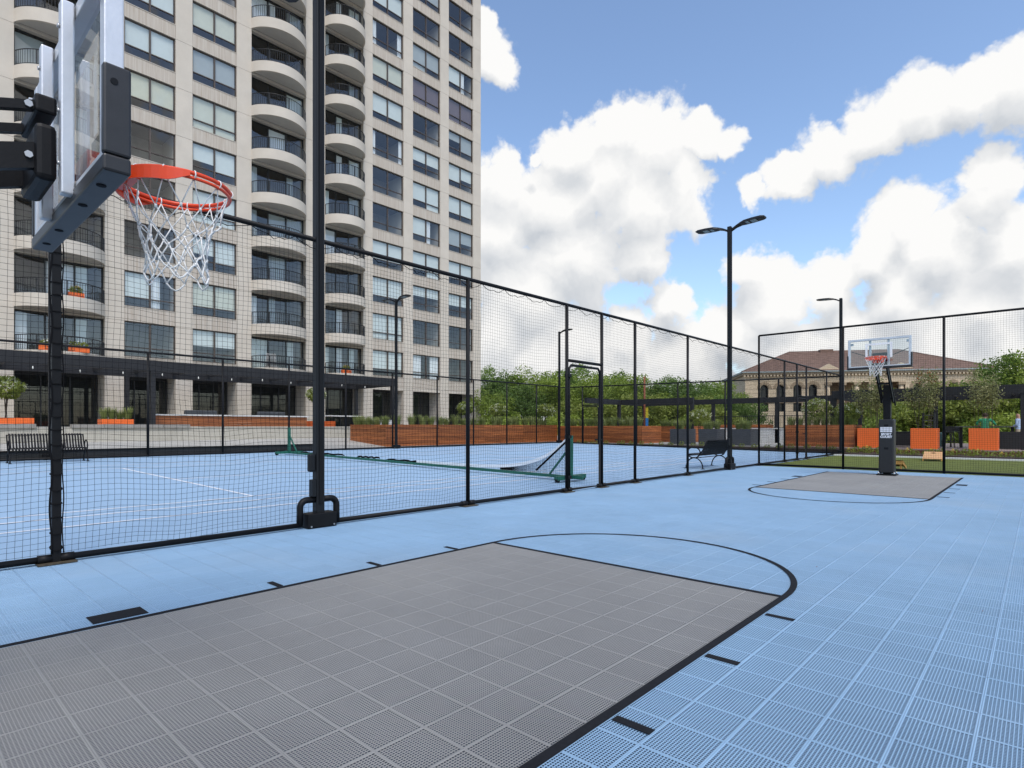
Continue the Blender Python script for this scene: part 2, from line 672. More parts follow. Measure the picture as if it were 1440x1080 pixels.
TV, TF = tile_arrays()
tile_me = {c: npmesh('tile', TV, TF, c) for c in ('blue_tile', 'grey_tile')}
tiles = []
fw = np.array([-math.sin(YAW), math.cos(YAW)])
rt = np.array([math.cos(YAW), math.sin(YAW)])
for ix in range(-22, 18):
    for iy in range(-30, 60):
        c = np.array([GX + (ix + .5) * T, GY + (iy + .5) * T])
        grey = -12 <= ix < 0 and (-24 <= iy < 0 or 32 <= iy < 55)
        zc, xc = c @ fw, c @ rt
        vis = zc > .5 and abs(xc / zc) < .905 and CAM_H / zc < .60
        tiles.append((0 if vis else 1, float(np.hypot(*c)), c, 'grey_tile' if grey else 'blue_tile'))
tiles.sort(key=lambda q: (q[0], q[1]))
for q in tiles[:300]:
    o = bpy.data.objects.new('tile', tile_me[q[3]])
    o.location = (q[2][0], q[2][1], random.uniform(-.0006, .0006))
    link(o, court)
for cname in ('blue_tile', 'grey_tile'):
    cs = np.array([q[2] for q in tiles[300:] if q[3] == cname])
    V = np.repeat(TV[None], len(cs), 0)
    V[:, :, :2] += cs[:, None, :]
    V[:, :, 2] += rng.uniform(-.0006, .0006, len(cs))[:, None]
    F = TF[None] + (np.arange(len(cs)) * len(TV))[:, None, None]
    npobj('tile_field', V.reshape(-1, 3), F.reshape(-1, 4), cname, court, 'stuff')

# painted key lines and lane marks
LZ = .004


def line_box(name, x0, x1, y0, y1):
    return MB().box(x0, x1, y0, y1, .0012, LZ).build(name, 'line_black', court)


KX0, KX1 = GX - 12 * T, GX
for (ft, s, base) in ((GY, 1, GY - 24 * T), (GY + 32 * T, -1, GY + 55 * T)):
    lo, hi = min(ft, base), max(ft, base)
    lo, hi = (lo, hi + .05) if s > 0 else (lo - .05, hi)
    line_box('lane_line', KX1, KX1 + .05, lo, hi)
    line_box('lane_line', KX0 - .05, KX0, lo, hi)
    line_box('free_throw_line', KX0, KX1, ft if s > 0 else ft - .05, ft + .05 if s > 0 else ft)
    m = MB()
    cx, r0, n = (KX0 + KX1) / 2, (KX1 - KX0) / 2, 64
    ring = []
    for k in range(n + 1):
        a = math.pi * k / n
        for r in (r0, r0 + .05):
            ring.append((cx + r * math.cos(a), ft + s * (.05 + r * math.sin(a)), LZ))
    m.add(ring, [((2 * k, 2 * k + 1, 2 * k + 3, 2 * k + 2) if s > 0 else (2 * k, 2 * k + 2, 2 * k + 3, 2 * k + 1)) for k in range(n)])
    m.build('free_throw_arc', 'line_black', court)
    for d in (.49, 1.46, 2.42):
        y = ft - s * d
        line_box('lane_mark', KX1 + .066, KX1 + .25, y - .025, y + .025)
        line_box('lane_mark', KX0 - .25, KX0 - .066, y - .025, y + .025)
    y = ft - s * 3.515
    line_box('lane_block', KX1 + .09, KX1 + .29, y - .16, y + .16)
    line_box('lane_block', KX0 - .29, KX0 - .09, y - .16, y + .16)

# tennis court: one slab, slightly sloping
ZT = elev(TX)
m = MB()
x0, x1, y0, y1 = -7.045, TX - .15, -12.0, FY + .1
m.add([(x0, y0, -.25), (x0, y1, -.25), (x1, y1, -.25), (x1, y0, -.25), (x0, y0, elev(x0)), (x0, y1, elev(x0)), (x1, y1, elev(x1)), (x1, y0, elev(x1))],
      [(0, 1, 2, 3), (4, 7, 6, 5), (0, 4, 5, 1), (1, 5, 6, 2), (2, 6, 7, 3), (3, 7, 4, 0)])
tennis = m.build('tennis_court', 'tennis_blue', kind='structure')
for o in (tennis,):
    bm = bmesh.new(); bm.from_mesh(o.data); bmesh.ops.recalc_face_normals(bm, faces=bm.faces); bm.to_mesh(o.data); bm.free()


def tline(xa, xb, ya, yb):
    sheet('court_line', [(xa, ya, elev(xa) + .005), (xb, ya, elev(xb) + .005), (xb, yb, elev(xb) + .005), (xa, yb, elev(xa) + .005)], 'line_white', None, tennis)


TC, NETY = -14.62, 11.0
for s in (-1, 1):
    for d in (5.485, 4.115):
        x = TC + s * d
        tline(x - .03, x + .03, NETY - 11.885, NETY + 11.885)
    tline(TC - 4.115, TC + 4.115, NETY + s * 6.4 - .03, NETY + s * 6.4 + .03)
    tline(TC - 5.485, TC + 5.485, NETY + s * 11.885 - .04, NETY + s * 11.885 + .04)
tline(TC - .03, TC + .03, NETY - 6.37, NETY + 6.37)
tline(-10.0, -9.94, -2.0, 20.0)

# ground round the courts
MB().box(TX - 1.1, TX - .15, -14, FY + 2, -.25, ZT + .03).build('planting_bed', 'mulch', kind='structure')
m = MB()
m.add([(TX - 1.1, -14, ZT + .02), (TX - 1.1, 60, ZT + .02), (-30.2, 60, .66), (-30.2, -14, .66)], [(0, 3, 2, 1)])
m.build('path', 'pavement', kind='structure')
slab('terrace', -60, -30.4, -20, 60, -.29, 1.30, 'pavement')
slab('lawn', -6.9, 9, NY + .12, 29.25, -.27, -.01, 'turf')
slab('kerb', -6.9, 9, 29.25, 29.5, -.27, .05, 'kerb_white')
slab('planting_bed', -6.9, 9, 29.5, 30.2, -.27, .02, 'mulch')
slab('planting_bed', -6.9, 9, 30.2, 32.9, -.27, .06, 'bed_soil')
slab('planting_bed', TX - .1, -6.95, FY + .12, 32.6, -.27, .2, 'bed_soil')
slab('walkway', -24.9, -10.6, 32.6, 60, -.27, .235, 'pavement')
deck = slab('deck', -10.6, 9, 32.9, 46, -.27, .20, 'deck_edge')
for i in range(24):
    y = 32.92 + i * .145
    MB().box(-10.58, 9, y, y + .138, .203, .25).build('plank', 'deck_wood', deck)
MB().box(-10.58, 9, 36.42, 46, .203, .25).build('plank_field', 'deck_wood', deck, 'stuff')

# ------------------------------------------------------------------ fences


def net(parent, A, u, width, z0, z1, cell=.055, t=.0016, wob=0.0, seed=0, zs=0.0):
    """square-mesh netting of a panel: A is its foot, u the way it runs, zs its rise per metre"""
    r = np.random.default_rng(seed)
    A, u = np.array(A, float), np.array(u, float)
    nrm_ = np.array([-u[1], u[0], 0])
    nu, nv = max(2, int(width / cell)), max(2, int((z1 - z0) / cell))
    ph = r.uniform(0, 6.28, 8)

    def pos(s, z):
        fs, fz = s / width, (z - z0) / (z1 - z0)
        e = np.sin(np.pi * np.clip(fs, 0, 1)) ** .5 * np.clip((1 - fz) * 1.6, 0, 1) ** .5
        dn = wob * e * (np.sin(2.1 * s + 1.3 * z + ph[0]) + .6 * np.sin(4.7 * s - 2.2 * z + ph[1]))
        ds = wob * .8 * e * (np.sin(3.1 * z + ph[2]) + .5 * np.sin(6.3 * z + 2.5 * s + ph[3]))
        dz = wob * .8 * e * (np.sin(3.3 * s + ph[4]) + .6 * np.sin(7.1 * s + 3.1 * z + ph[5])) - wob * 1.0 * np.sin(np.pi * np.clip(fs, 0, 1)) * (fz > .02) * (1 - fz)
        return A[None] + u[None] * (s + ds)[:, None] + nrm_[None] * dn[:, None] + np.array([[0, 0, 1.]]) * (z + dz + zs * s)[:, None]
    kv, ku = (14, max(2, int(width / .16))) if wob else (1, 1)
    Ps, Qs = [], []
    s = np.linspace(.02, width - .02, nu)
    zz = np.linspace(z0, z1, kv + 1)
    for k in range(kv):
        Ps.append(pos(s, np.full_like(s, zz[k])))
        Qs.append(pos(s, np.full_like(s, zz[k + 1])))
    z = np.linspace(z0 + .01, z1 - .01, nv)
    ss = np.linspace(.0, width, ku + 1)
    for k in range(ku):
        Ps.append(pos(np.full_like(z, ss[k]), z))
        Qs.append(pos(np.full_like(z, ss[k + 1]), z))
    V, F = ribbon(np.concatenate(Ps), np.concatenate(Qs), t)
    return npobj('netting', V, F, 'netting', parent, 'stuff')


def fence(name, label, A, u, length, posts, H, skip=(), gates=(), wob=0.0, t=.0017, zs=0.0, z=0.0, pr=.034, plates=False, loops=()):
    root = thing(name, label, 'fence', (A[0], A[1], z))
    A3 = Vector((A[0], A[1], z))
    u3 = Vector((u[0], u[1], 0))

    def at(s, h):
        return A3 + u3 * s + Vector((0, 0, h + zs * s))
    for s in posts:
        if s in skip:
            continue
        MB().tube([at(s, 0), at(s, H)], pr, 10).build('post', 'black_metal', root)
        if plates:
            p = at(s, 0)
            MB().box(p.x - .06, p.x + .10, p.y - .15, p.y + .15, p.z + .0045, p.z + .018).build('base_plate', 'plate_rust', root)
            for k in (-1, 1):
                MB().tube([at(s + k * .03, .05), at(s + k * .14, .05)], .043, 10).build('rail_collar', 'black_metal', root)
    # the rails run between the gates and step round the lamp posts
    MB().tube([at(0, H), at(length, H)], pr * .9, 10).build('top_rail', 'black_metal', root)
    stops = sorted([(-.0, 0.0)] + [(g[0], g[1]) for g in gates] + [(q - .24, q + .24) for q in loops] + [(length, length)])
    for (a, b) in zip(stops[:-1], stops[1:]):
        if b[0] - a[1] > .1:
            MB().tube([at(a[1], .05), at(b[0], .05)], pr * .95, 10).build('bottom_rail', 'black_metal', root)
    for q in loops:
        for k in (-1, 1):
            pts = [at(q + k * .26, .05), at(q + k * .255, .2)]
            for i in range(7):
                a = i / 6 * math.pi / 2
                pts.append(at(q + k * (.255 - .09 * (1 - math.cos(a))), .27 + .09 * math.sin(a)))
            pts.append(at(q + k * .05, .36))
            MB().tube(pts, .042, 10).build('pipe_elbow', 'black_metal', root)
    allp = sorted(set(posts))
    for i, (a, b) in enumerate(zip(allp[:-1], allp[1:])):
        g = [q for q in gates if abs(q[0] - a) < .01]
        z0 = g[0][2] + .05 if g else .09
        net(root, at(a, 0), u3, b - a, z0, H - .02, t=t, wob=wob, seed=i, zs=zs)
        if g:
            hg = g[0][2]
            MB().tube([at(a, hg), at(b, hg)], pr * .9, 10).build('lintel', 'black_metal', root)
            w = .075
            loop = [at(a + w, .05), at(a + w, hg - .16), at(a + w + .07, hg - .09), at(b - w - .07, hg - .09), at(b - w, hg - .16), at(b - w, .05)]
            gate = MB().tube(loop + [loop[0]], pr * .78, 10).build('gate', 'black_metal', root)
            gn = net(root, at(a + w, 0), u3, b - a - 2 * w, .08, hg - .1, t=t, wob=wob * .3, seed=77 + i, zs=zs)
            gn.parent = gate
            n3 = Vector((-u3.y, u3.x, 0))
            MB().tube([at(b - w, 1.02) - n3 * .06, at(b - w, 1.02) + n3 * .12, at(b - w + .1, 1.02) + n3 * .12], .014, 8).build('handle', 'black_metal', gate)
            for hz in (.3, 1.1, hg - .3):
                MB().box(*(lambda p: (p.x - .05, p.x + .05, p.y - .05, p.y + .05, p.z - .03, p.z + .03))(at(a + .045, hz))).build('hinge', 'black_metal', gate)
    return root


H1 = 3.72
LAMP_Y = (3.88, 17.4, 30.6)
P1 = [-4.3, -1.55, 1.16, 3.88, 6.54, 9.23, 10.47, 11.85, 14.57, 17.4, NY, 22.5, 23.98, 25.2, 28.2, FY]
A0 = -7.0
f1 = fence('court_fence', 'tall black netting fence between the two blue courts', (FX, A0), (0, 1), FY - A0, [p - A0 for p in P1] + [0.0], H1,
           skip=[p - A0 for p in P1 if p in (3.88, 17.4)], gates=((9.23 - A0, 10.47 - A0, 2.62), (23.98 - A0, 25.2 - A0, 2.5)), wob=.022, t=.0016, plates=True,
           loops=(3.88 - A0, 17.4 - A0))
# the square corner post with the net laced to it, its cord sagging below the top rail
MB().box(FX - .036, FX + .036, 1.124, 1.196, .02, H1).build('corner_post', 'black_metal', f1)
m = MB()
for k, yy in enumerate(np.arange(-1.4, 19.6, .55)):
    pts = []
    for i in range(9):
        q = i / 8
        pts.append((FX + .02, yy + q * .55, H1 - .03 - (.05 + .05 * random.random() if i not in (0, 8) else 0) * math.sin(math.pi * q) ** .8))
    m.tube(pts, .005, 4, caps=False)
m.build('lacing_cord', 'netting', f1, 'stuff')
m = MB()
for zz in np.arange(.15, H1, .14):
    a = random.uniform(-.03, .03)
    ring = [(FX + .047 * math.cos(t_), 1.16 + .047 * math.sin(t_), zz + a * math.cos(t_)) for t_ in [2 * math.pi * k / 10 for k in range(10)]]
    m.tube(ring, .006, 4, closed=True)
m.tube([(FX + .04, 1.115 + .010 * math.sin(zz * 9), zz) for zz in np.arange(.1, H1, .07)], .008, 5)
m.tube([(FX + .04, 1.207 + .006 * math.sin(zz * 11 + 1), zz) for zz in np.arange(.1, H1, .07)], .006, 5)
m.build('lacing_wrap', 'netting', f1, 'stuff')

f2 = fence('court_fence', 'black netting fence behind the hoop, along the edge of the lawn', (FX, NY), (1, 0), 12.6, [0.0, 2.5, 4.98, 7.5, 10.0, 12.6], 4.34, wob=.012, t=.0017)
tb = [y - (-12.0) for y in (-12, -9.8, -7.05, -4.3, -1.55, 1.2, 3.9, 6.66, 9.26, 12.0, 14.76, 17.4, 20.3, 23.0, 25.8, 28.6, FY)]
f3 = fence('court_fence', 'black netting fence along the concrete wall side of the tennis court', (TX, -12.0), (0, 1), FY + 12.0, tb, 3.78, z=ZT, t=.0017, pr=.042)
xs = [TX, -21.95, -20.65, -17.95, -15.3, -12.55, -9.8, FX]
f4 = fence('court_fence', 'black netting fence across the tennis court end, in front of the trees', (TX, FY), (1, 0), FX - TX, [x - TX for x in xs], 3.7,
           gates=((xs[1] - TX, xs[2] - TX, 2.5),), z=ZT, zs=-ZT / (FX - TX), t=.0017, pr=.042)

# ------------------------------------------------------------------ lamps


def lamp_post(x, y, z, heads, label, H=7.35, box=True, lean=0.0):
    root = thing('lamp_post', label, 'lamp post', (x, y, z), 'lamp posts round the tennis court')
    top = Vector((x, y + lean, z + H))
    m = MB()
    for (w, e) in ((.13, 0), (.09, .014)):
        pass
    m.bar((x, y, z + .0), top, .115, .115, (1, 0, 0))
    m.build('pole', 'pole_metal', root, bevel=.012)
    for k in (-1, 1):
        MB().bar((x + k * .061, y, z + .3), top + Vector((k * .061, 0, -.05)), .05, .012, (1, 0, 0)).build('groove_strip', 'black_metal', root)
    MB().box(x - .10, x + .11, y - .2, y + .2, z + .005, z + .19).build('base_cover', 'black_metal', root, bevel=.01)
    for (dx, dy) in ((.1115, -.16), (.1115, .16)):
        MB().tube([(x + dx, y + dy, z + .03), (x + dx + .006, y + dy, z + .03)], .012, 8).build('bolt', 'steel', root)
    if box:
        MB().box(x - .03, x + .05, y - .15, y - .066, z + .72, z + .95).build('junction_box', 'pole_metal', root, bevel=.02)
        MB().box(x - .03, x + .07, y - .12, y - .066, z + .40, z + .62).build('junction_box', 'pole_metal', root, bevel=.008)
    for s in heads:
        m = MB()
        prof = [(.05, -.10, .05, .06), (.20, -.02, .06, .06), (.34, .03, .11, .055), (.46, .05, .17, .06), (.70, .065, .19, .06), (.95, .075, .18, .05), (1.04, .075, .12, .03)]
        vs, fs = [], []
        for (d, h, w, t_) in prof:
            for (a, b) in ((-1, -.5), (1, -.5), (.8, .5), (-.8, .5)):
                vs.append((top.x + s * d, top.y + a * w, top.z - .02 + h + b * t_))
        for i in range(len(prof) - 1):
            for k in range(4):
                k2 = (k + 1) % 4
                q = (i * 4 + k, i * 4 + k2, i * 4 + 4 + k2, i * 4 + 4 + k)
                fs.append(q if s < 0 else q[::-1])
        fs.append((0, 1, 2, 3) if s > 0 else (3, 2, 1, 0))
        e = (len(prof) - 1) * 4
        fs.append((e + 3, e + 2, e + 1, e) if s > 0 else (e, e + 1, e + 2, e + 3))
        hd = m.add(vs, fs).build('lamp_head', 'pole_metal', root)
        for k in range(2):
            d0 = .50 + k * .22
            MB().box(top.x + s * d0 - .08, top.x + s * d0 + .08, top.y - .12, top.y + .12, top.z + .002 + k * .004, top.z + .018).build('lens', 'counter_white' if k < 0 else 'gutter', hd)
    return root


lamp_post(FX, LAMP_Y[0], 0, (-1, 1), 'double headed lamp post rising from the court fence beside the near hoop')
lamp_post(FX, LAMP_Y[1], 0, (-1, 1), 'double headed lamp post in the court fence beside the black bench', lean=.0)
lamp_post(FX + .02, LAMP_Y[2], 0, (-1,), 'single headed lamp post at the corner of the tennis court near the museum', box=False)
lamp_post(TX - .14, LAMP_Y[0], ZT, (1, -1), 'lamp post standing behind the ribbed bench at the concrete wall', box=False, H=7.4)
lamp_post(TX + .16, LAMP_Y[1] + .1, ZT, (-1, 1), 'double headed lamp post in front of the long wooden planter', box=False, H=7.45)
lamp_post(TX + .15, LAMP_Y[2] + .2, ZT, (1,), 'single headed lamp post at the corner by the trees and planter', box=False, H=7.45)

# ------------------------------------------------------------------ basketball hoops


def text_mesh(txt, size, mat, mtx, name, parent):
    c = bpy.data.curves.new('t', 'FONT')
    c.body = txt
    c.size = size
    c.align_x = 'CENTER'
    c.extrude = .0008
    c.offset = .004 * size / .07
    c.resolution_u = 3
    o = bpy.data.objects.new('t', c)
    COL.objects.link(o)
    bpy.context.view_layer.update()
    me = bpy.data.meshes.new_from_object(o.evaluated_get(bpy.context.evaluated_depsgraph_get()))
    COL.objects.unlink(o)
    bpy.data.objects.remove(o)
    me.transform(mtx)
    me.materials.clear()
    me.materials.append(MATS[mat])
    me.name = name
    r = bpy.data.objects.new(name, me)
    link(r, parent)
    return r


def hoop(loc, rz, rim_z, label):
    root = thing('basketball_hoop', label, 'basketball hoop', (0, 0, 0))
    B = 1.13                                             # the board's face ahead of the pole
    MB().box(-.085, .085, -.085, .085, 0, 2.42).build('pole', 'black_metal', root, bevel=.01)
    MB().box(-.22, .22, -.22, .22, .004, .03).build('base_plate', 'black_metal', root)
    for sx in (-1, 1):
        for sy in (-1, 1):
            MB().tube([(sx * .18, sy * .18, .03), (sx * .18, sy * .18, .085)], .016, 8).build('bolt', 'steel', root)
    pad = MB().box(-.175, .175, -.15, .17, .06, 1.50).build('pole_pad', 'pad_black', root, bevel=.03)
    for hz in (.72, 1.33):
        MB().box(-.05, .05, .165, .173, hz - .028, hz + .028).build('strap_slot', 'line_black', pad)
    mt = Matrix.Translation((0, .1715, 1.085)) @ Matrix.Rotation(math.pi, 4, 'Z') @ Matrix.Rotation(R(90), 4, 'X')
    text_mesh('SPORT', .078, 'sticker_white', mt @ Matrix.Translation((0, -.012, 0)), 'lettering', pad)
    text_mesh('COURT', .078, 'sticker_white', mt @ Matrix.Translation((0, -.082, 0)), 'lettering', pad)
    lg = MB()
    for i in range(4):
        for j in range(3):
            lg.box(-.135 + i * .069, -.135 + i * .069 + .063, .1705, .1722, 1.155 + j * .047, 1.155 + j * .047 + .042)
    lg.build('emblem', 'sticker_white', pad, 'stuff')
    lo, hi = rim_z - .07, rim_z + .125
    yb = B - .14
    for (pz, bz, w) in ((2.05, lo, .095), (2.26, hi, .034)):
        p, q = Vector((0, .06, pz)), Vector((0, yb, bz))
        d = (q - p).normalized()
        for sx in (-1, 1):
            e = p - d * (.55 if pz > 2.2 else .12)
            off = Vector((sx * .13, 0, 0))
            MB().bar(e + off, q + off, .035, w).build('arm', 'black_metal', root)
            MB().tube([q + off - d * .05 + Vector((sx * .018, 0, 0)), q + off - d * .05 + Vector((sx * .028, 0, 0))], .014, 6).build('bolt', 'steel', root)
        MB().box(-.15, .15, p.y - .03, p.y + .03, p.z - .03, p.z + .03).build('pivot', 'black_metal', root)
    m = MB().bar((-.13, .45, 2.05 + (lo - 2.05) * .42), (.13, .45, 2.05 + (lo - 2.05) * .42), .05, .05)
    m.build('cross_brace', 'black_metal', root)
    # the board
    z0, z1, w = rim_z - .225, rim_z + .53, (.65 if rim_z < 2.7 else .69)
    board = MB().box(-w + .045, w - .045, B - .012, B, z0 + .05, z1 - .045).build('backboard', 'acrylic', root)
    fr = MB()
    for (a, b) in (((-w, -w + .055), (z0, z1)), ((w - .055, w), (z0, z1))):
        fr.box(a[0], a[1], B - .055, B + .004, b[0], b[1])
    fr.box(-w + .055, w - .055, B - .053, B + .002, z1 - .055, z1)
    fr.box(-w + .055, w - .055, B - .053, B + .002, z0, z0 + .055)
    fr.build('board_frame', 'aluminium', board, bevel=.004)
    for sx in (-1, 1):
        MB().box(sx * .2 - .025, sx * .2 + .025, B - .10, B - .056, z0 + .0, z1).build('back_channel', 'aluminium', board, bevel=.006)
        for bz in (z0 + .12, rim_z + .1, z1 - .1):
            MB().tube([(sx * .2, B - .10, bz), (sx * .2, B - .108, bz)], .009, 6).build('bolt', 'steel', board)
        if rim_z > 2.7:
            MB().bar((sx * .2, B - .10, rim_z + .05), (sx * (w - .06), B - .09, z1 - .3), .016, .016).build('corner_strut', 'black_metal', board)
        MB().box(sx * (w - .11), sx * (w - .03), B - .09, B - .056, z1 - .15, z1 - .09).build('clip', 'aluminium', board)
    MB().box(-.17, .17, B - .17, B - .101, lo - .1, lo + .12).build('hinge_bracket', 'black_metal', board, bevel=.02)
    MB().box(-.165, .165, B - .17, B - .101, hi - .035, hi + .035).build('hinge_bracket', 'black_metal', board, bevel=.01)
    bp = MB()
    bp.box(-w - .02, w + .02, B - .062, B + .022, z0 - .03, z0 + .028)
    bp.build('bottom_pad', 'pad_black', board, bevel=.008)
    for sx in (-1, 1):
        MB().box(min(sx * (w - .012), sx * (w + .022)), max(sx * (w - .012), sx * (w + .022)), B - .062, B + .022, z0 + .03, z0 + .34).build('corner_pad', 'pad_black', board, bevel=.008)
        MB().tube([(sx * (w + .021), B - .03, z0 + .28), (sx * (w + .024), B - .03, z0 + .28)], .012, 10).build('pad_hole', 'line_black', board)
    for hx in (-.5, -.22, .22, .5):
        MB().tube([(hx, B - .03, z0 - .0325), (hx, B - .03, z0 - .0295)], .016, 10).build('pad_hole', 'line_black', board)
    # white marking on the front of the acrylic
    mk = MB()
    y0, y1 = B + .0015, B + .003
    sq0, sq1, sw, st = rim_z + .02, rim_z + .40, .295, .05
    mk.box(-sw, sw, y0, y1, sq1 - st, sq1)
    mk.box(-sw, -sw + st, y0, y1, sq0, sq1 - st)
    mk.box(sw - st, sw, y0, y1, sq0, sq1 - st)
    mk.build('target_square', 'acrylic_white', board)
    # rim
    rc = Vector((0, B + .15 + .229, rim_z))
    rim = MB()
    ring = [rc + Vector((.229 * math.cos(t_), .229 * math.sin(t_), 0)) for t_ in [2 * math.pi * k / 48 for k in range(48)]]
    rim.tube(ring, .0095, 10, closed=True)
    rim.tube([p + (p - rc).normalized() * -.001 + Vector((0, 0, -.022)) for p in ring], .0075, 8, closed=True)
    ro = rim.build('rim', 'rim_orange', root)
    bd = MB()                                            # plate wrapped round the ring's back half
    n = 24
    vs = []
    for k in range(n + 1):
        t_ = math.pi * (1.03 + .94 * k / n)
        ed = .056 * min(1, 6 * min(k, n - k) / n + .35)
        for (r_, h) in ((.240, 0), (.246, 0), (.246, -ed), (.240, -ed)):
            vs.append(rc + Vector((r_ * math.cos(t_), r_ * math.sin(t_), h)))
    fs = []
    for k in range(n):
        for c in range(4):
            c2 = (c + 1) % 4
            fs.append((k * 4 + c, k * 4 + c2, k * 4 + 4 + c2, k * 4 + 4 + c))
    bd.add(vs, fs)
    bd.build('rim_band', 'rim_orange', ro)
    MB().box(-.12, .12, B + .004, B + .05, rim_z - .11, rim_z + .012).box(-.10, .10, B + .05, B + .2, rim_z - .045, rim_z - .006).build('rim_bracket', 'rim_orange', ro)
    # net: twelve loops of cord
    nt = MB()
    rows = [(.222, -.02), (.186, -.14), (.155, -.205), (.137, -.265), (.128, -.322), (.128, -.376), (.136, -.425)]
    rr = random.Random(3)

    def node(i, j):
        r_, h = rows[i]
        a = 2 * math.pi * (j + .5 * (i % 2)) / 12 + (rr.uniform(-.08, .08) if i else 0)
        return rc + Vector((r_ * math.cos(a), r_ * math.sin(a), h + (rr.uniform(-.018, .018) if i else 0)))
    nodes = [[node(i, j) for j in range(12)] for i in range(len(rows))]
    for i in range(len(rows) - 1):
        for j in range(12):
            for dj in ((0, -1) if i % 2 == 0 else (0, 1)):
                a, b = nodes[i][j], nodes[i + 1][(j + dj) % 12]
                mid = (a + b) / 2 + (a + b - 2 * rc).normalized() * Vector((.006, .006, 0)).length * rr.uniform(-1, 1)
                nt.tube([a, mid, b], .0028 if i < 2 else .0036, 5)
            if i:
                nt.tube([nodes[i][j] + Vector((0, 0, .008)), nodes[i][j] - Vector((0, 0, .008))], .0062, 5)
    for j in range(12):
        a, b = nodes[-1][j], nodes[-1][(j + 1) % 12]
        pts = [a + (b - a) * q + Vector((0, 0, -.035 * math.sin(math.pi * q))) for q in (0, .25, .5, .75, 1)]
        if j % 2:
            nt.tube(pts, .0042, 5)
        t_ = 2 * math.pi * j / 12
        c = rc + Vector((.229 * math.cos(t_), .229 * math.sin(t_), -.006))
        nt.tube([c + Vector((.014 * math.cos(q) * math.cos(t_), .014 * math.cos(q) * math.sin(t_), .018 * math.sin(q))) for q in [k * math.pi / 4 for k in range(8)]], .003, 5, closed=True)
    no = nt.build('net', 'net_white', ro, 'stuff')
    root.location = loc
    root.rotation_euler = (0, 0, rz)
    return root


hoop((-3.03, -.545, 0), 0, 2.435, 'basketball hoop lowered close over the near grey key, arms almost level')
hoop((-3.02, 18.3, 0), math.pi, 3.03, 'basketball hoop with padded black pole in front of the lawn')

# ------------------------------------------------------------------ portable tennis net
tn = thing('tennis_net', 'portable tennis net on a long green beam, its white tape sagging to the court', 'tennis net', (-15, NETY, elev(-15)))
XN, XF = -8.15, -21.9


def ez(x, h):
    return (x, NETY, elev(x) + h)


MB().bar(ez(XN, .10), ez(XF, .10), .09, .07).build('base_beam', 'tennis_green', tn)
for x in (XN, XF):
    MB().bar(ez(x, .10), ez(x, 1.08), .09, .09, (1, 0, 0)).build('post', 'tennis_green', tn)
    s = 1 if x == XF else -1
    MB().bar(ez(x + s * .02, .8), ez(x + s * .62, .14), .04, .04).build('brace', 'tennis_green', tn)
    e = elev(x)
    MB().box(x - .06, x + .06, NETY - .55, NETY + .55, e + .06, e + .15).build('foot', 'tennis_green', tn)
    MB().bar(ez(x, .11), ez(x - s * .35, .11), .08, .08).build('outrigger', 'tennis_green', tn)
    for dy in (-.5, .5):
        MB().tube([(x - .04, NETY + dy, e + .062), (x + .04, NETY + dy, e + .062)], .055, 12).build('caster', 'black_metal', tn)


def tape_h(q):
    """height of the net's tape at distance q from the near post"""
    return .17 + .82 * math.exp(-q / 1.05) * max(0, 1 - q / 5.5)


qs = [i * .12 for i in range(0, 48)]
m = MB()
vs, fs = [], []
for q in qs:
    x = XN - .12 - q
    vs += [ez(x, tape_h(q) - .04), ez(x, tape_h(q) + .04)]
for i in range(len(qs) - 1):
    fs.append((2 * i, 2 * i + 1, 2 * i + 3, 2 * i + 2))
o = m.add(vs, fs).build('tape', 'line_white', tn)
md = o.modifiers.new('thick', 'SOLIDIFY'); md.thickness = .012
Ps, Qs = [], []
for q in np.arange(0.02, 4.6, .045):
    x = XN - .12 - q
    Ps.append(ez(x + .0, .14)); Qs.append(ez(x, max(.15, tape_h(q) - .04)))
for k in range(1, 20):
    for q in np.arange(0, 4.2, .12):
        h0, h1 = tape_h(q) - .04, tape_h(q + .12) - .04
        f = k / 20
        if h0 > .2:
            Ps.append(ez(XN - .12 - q, .14 + (h0 - .14) * f)); Qs.append(ez(XN - .24 - q, .14 + (max(h1, .14) - .14) * f))
V, F = ribbon(Ps, Qs, .0028)
npobj('netting', V, F, 'netting', tn, 'stuff')
MB().bar(ez(XN - .1, .95), ez(XN - 1.05, .2), .05, .03).build('strap', 'netting', tn)
m = MB()
for (xa, xb) in ((-12.9, -15.6), (-15.9, -17.2), (-18.0, -21.2)):
    n = 14
    m.tube([(xa + (xb - xa) * k / n, NETY + .07 + .03 * math.sin(k * 1.7), elev(xa) + .15 + .035 * abs(math.sin(k * .9))) for k in range(n + 1)], [.008] + [.03] * (n - 1) + [.008], 7)
m.build('bundled_net', 'netting', tn, 'stuff')

# ------------------------------------------------------------------ the apartment tower
BX, TZ = -38.0, 1.30                       # facade plane, terrace level
FLH, NFL, HEAD0 = 2.85, 13, 7.27           # storey height, storeys, first window head
rw = random.Random(11)
tower = thing('apartment_tower', 'tall beige stone apartment tower with stacked curved balconies', 'building', (BX, 16, TZ))
OPEN = [('bay', 4.69, 8.49), ('win', 9.42, 12.03), ('win', 12.97, 15.58), ('bay', 16.53, 20.30), ('bay', 21.80, 24.97),
        ('win', 25.82, 28.74), ('win', 29.70, 32.62), ('win', 33.60, 36.52)]
YL, YR = -8.0, 37.5
ZTOP = HEAD0 + FLH * NFL + .6
BOXES = {}


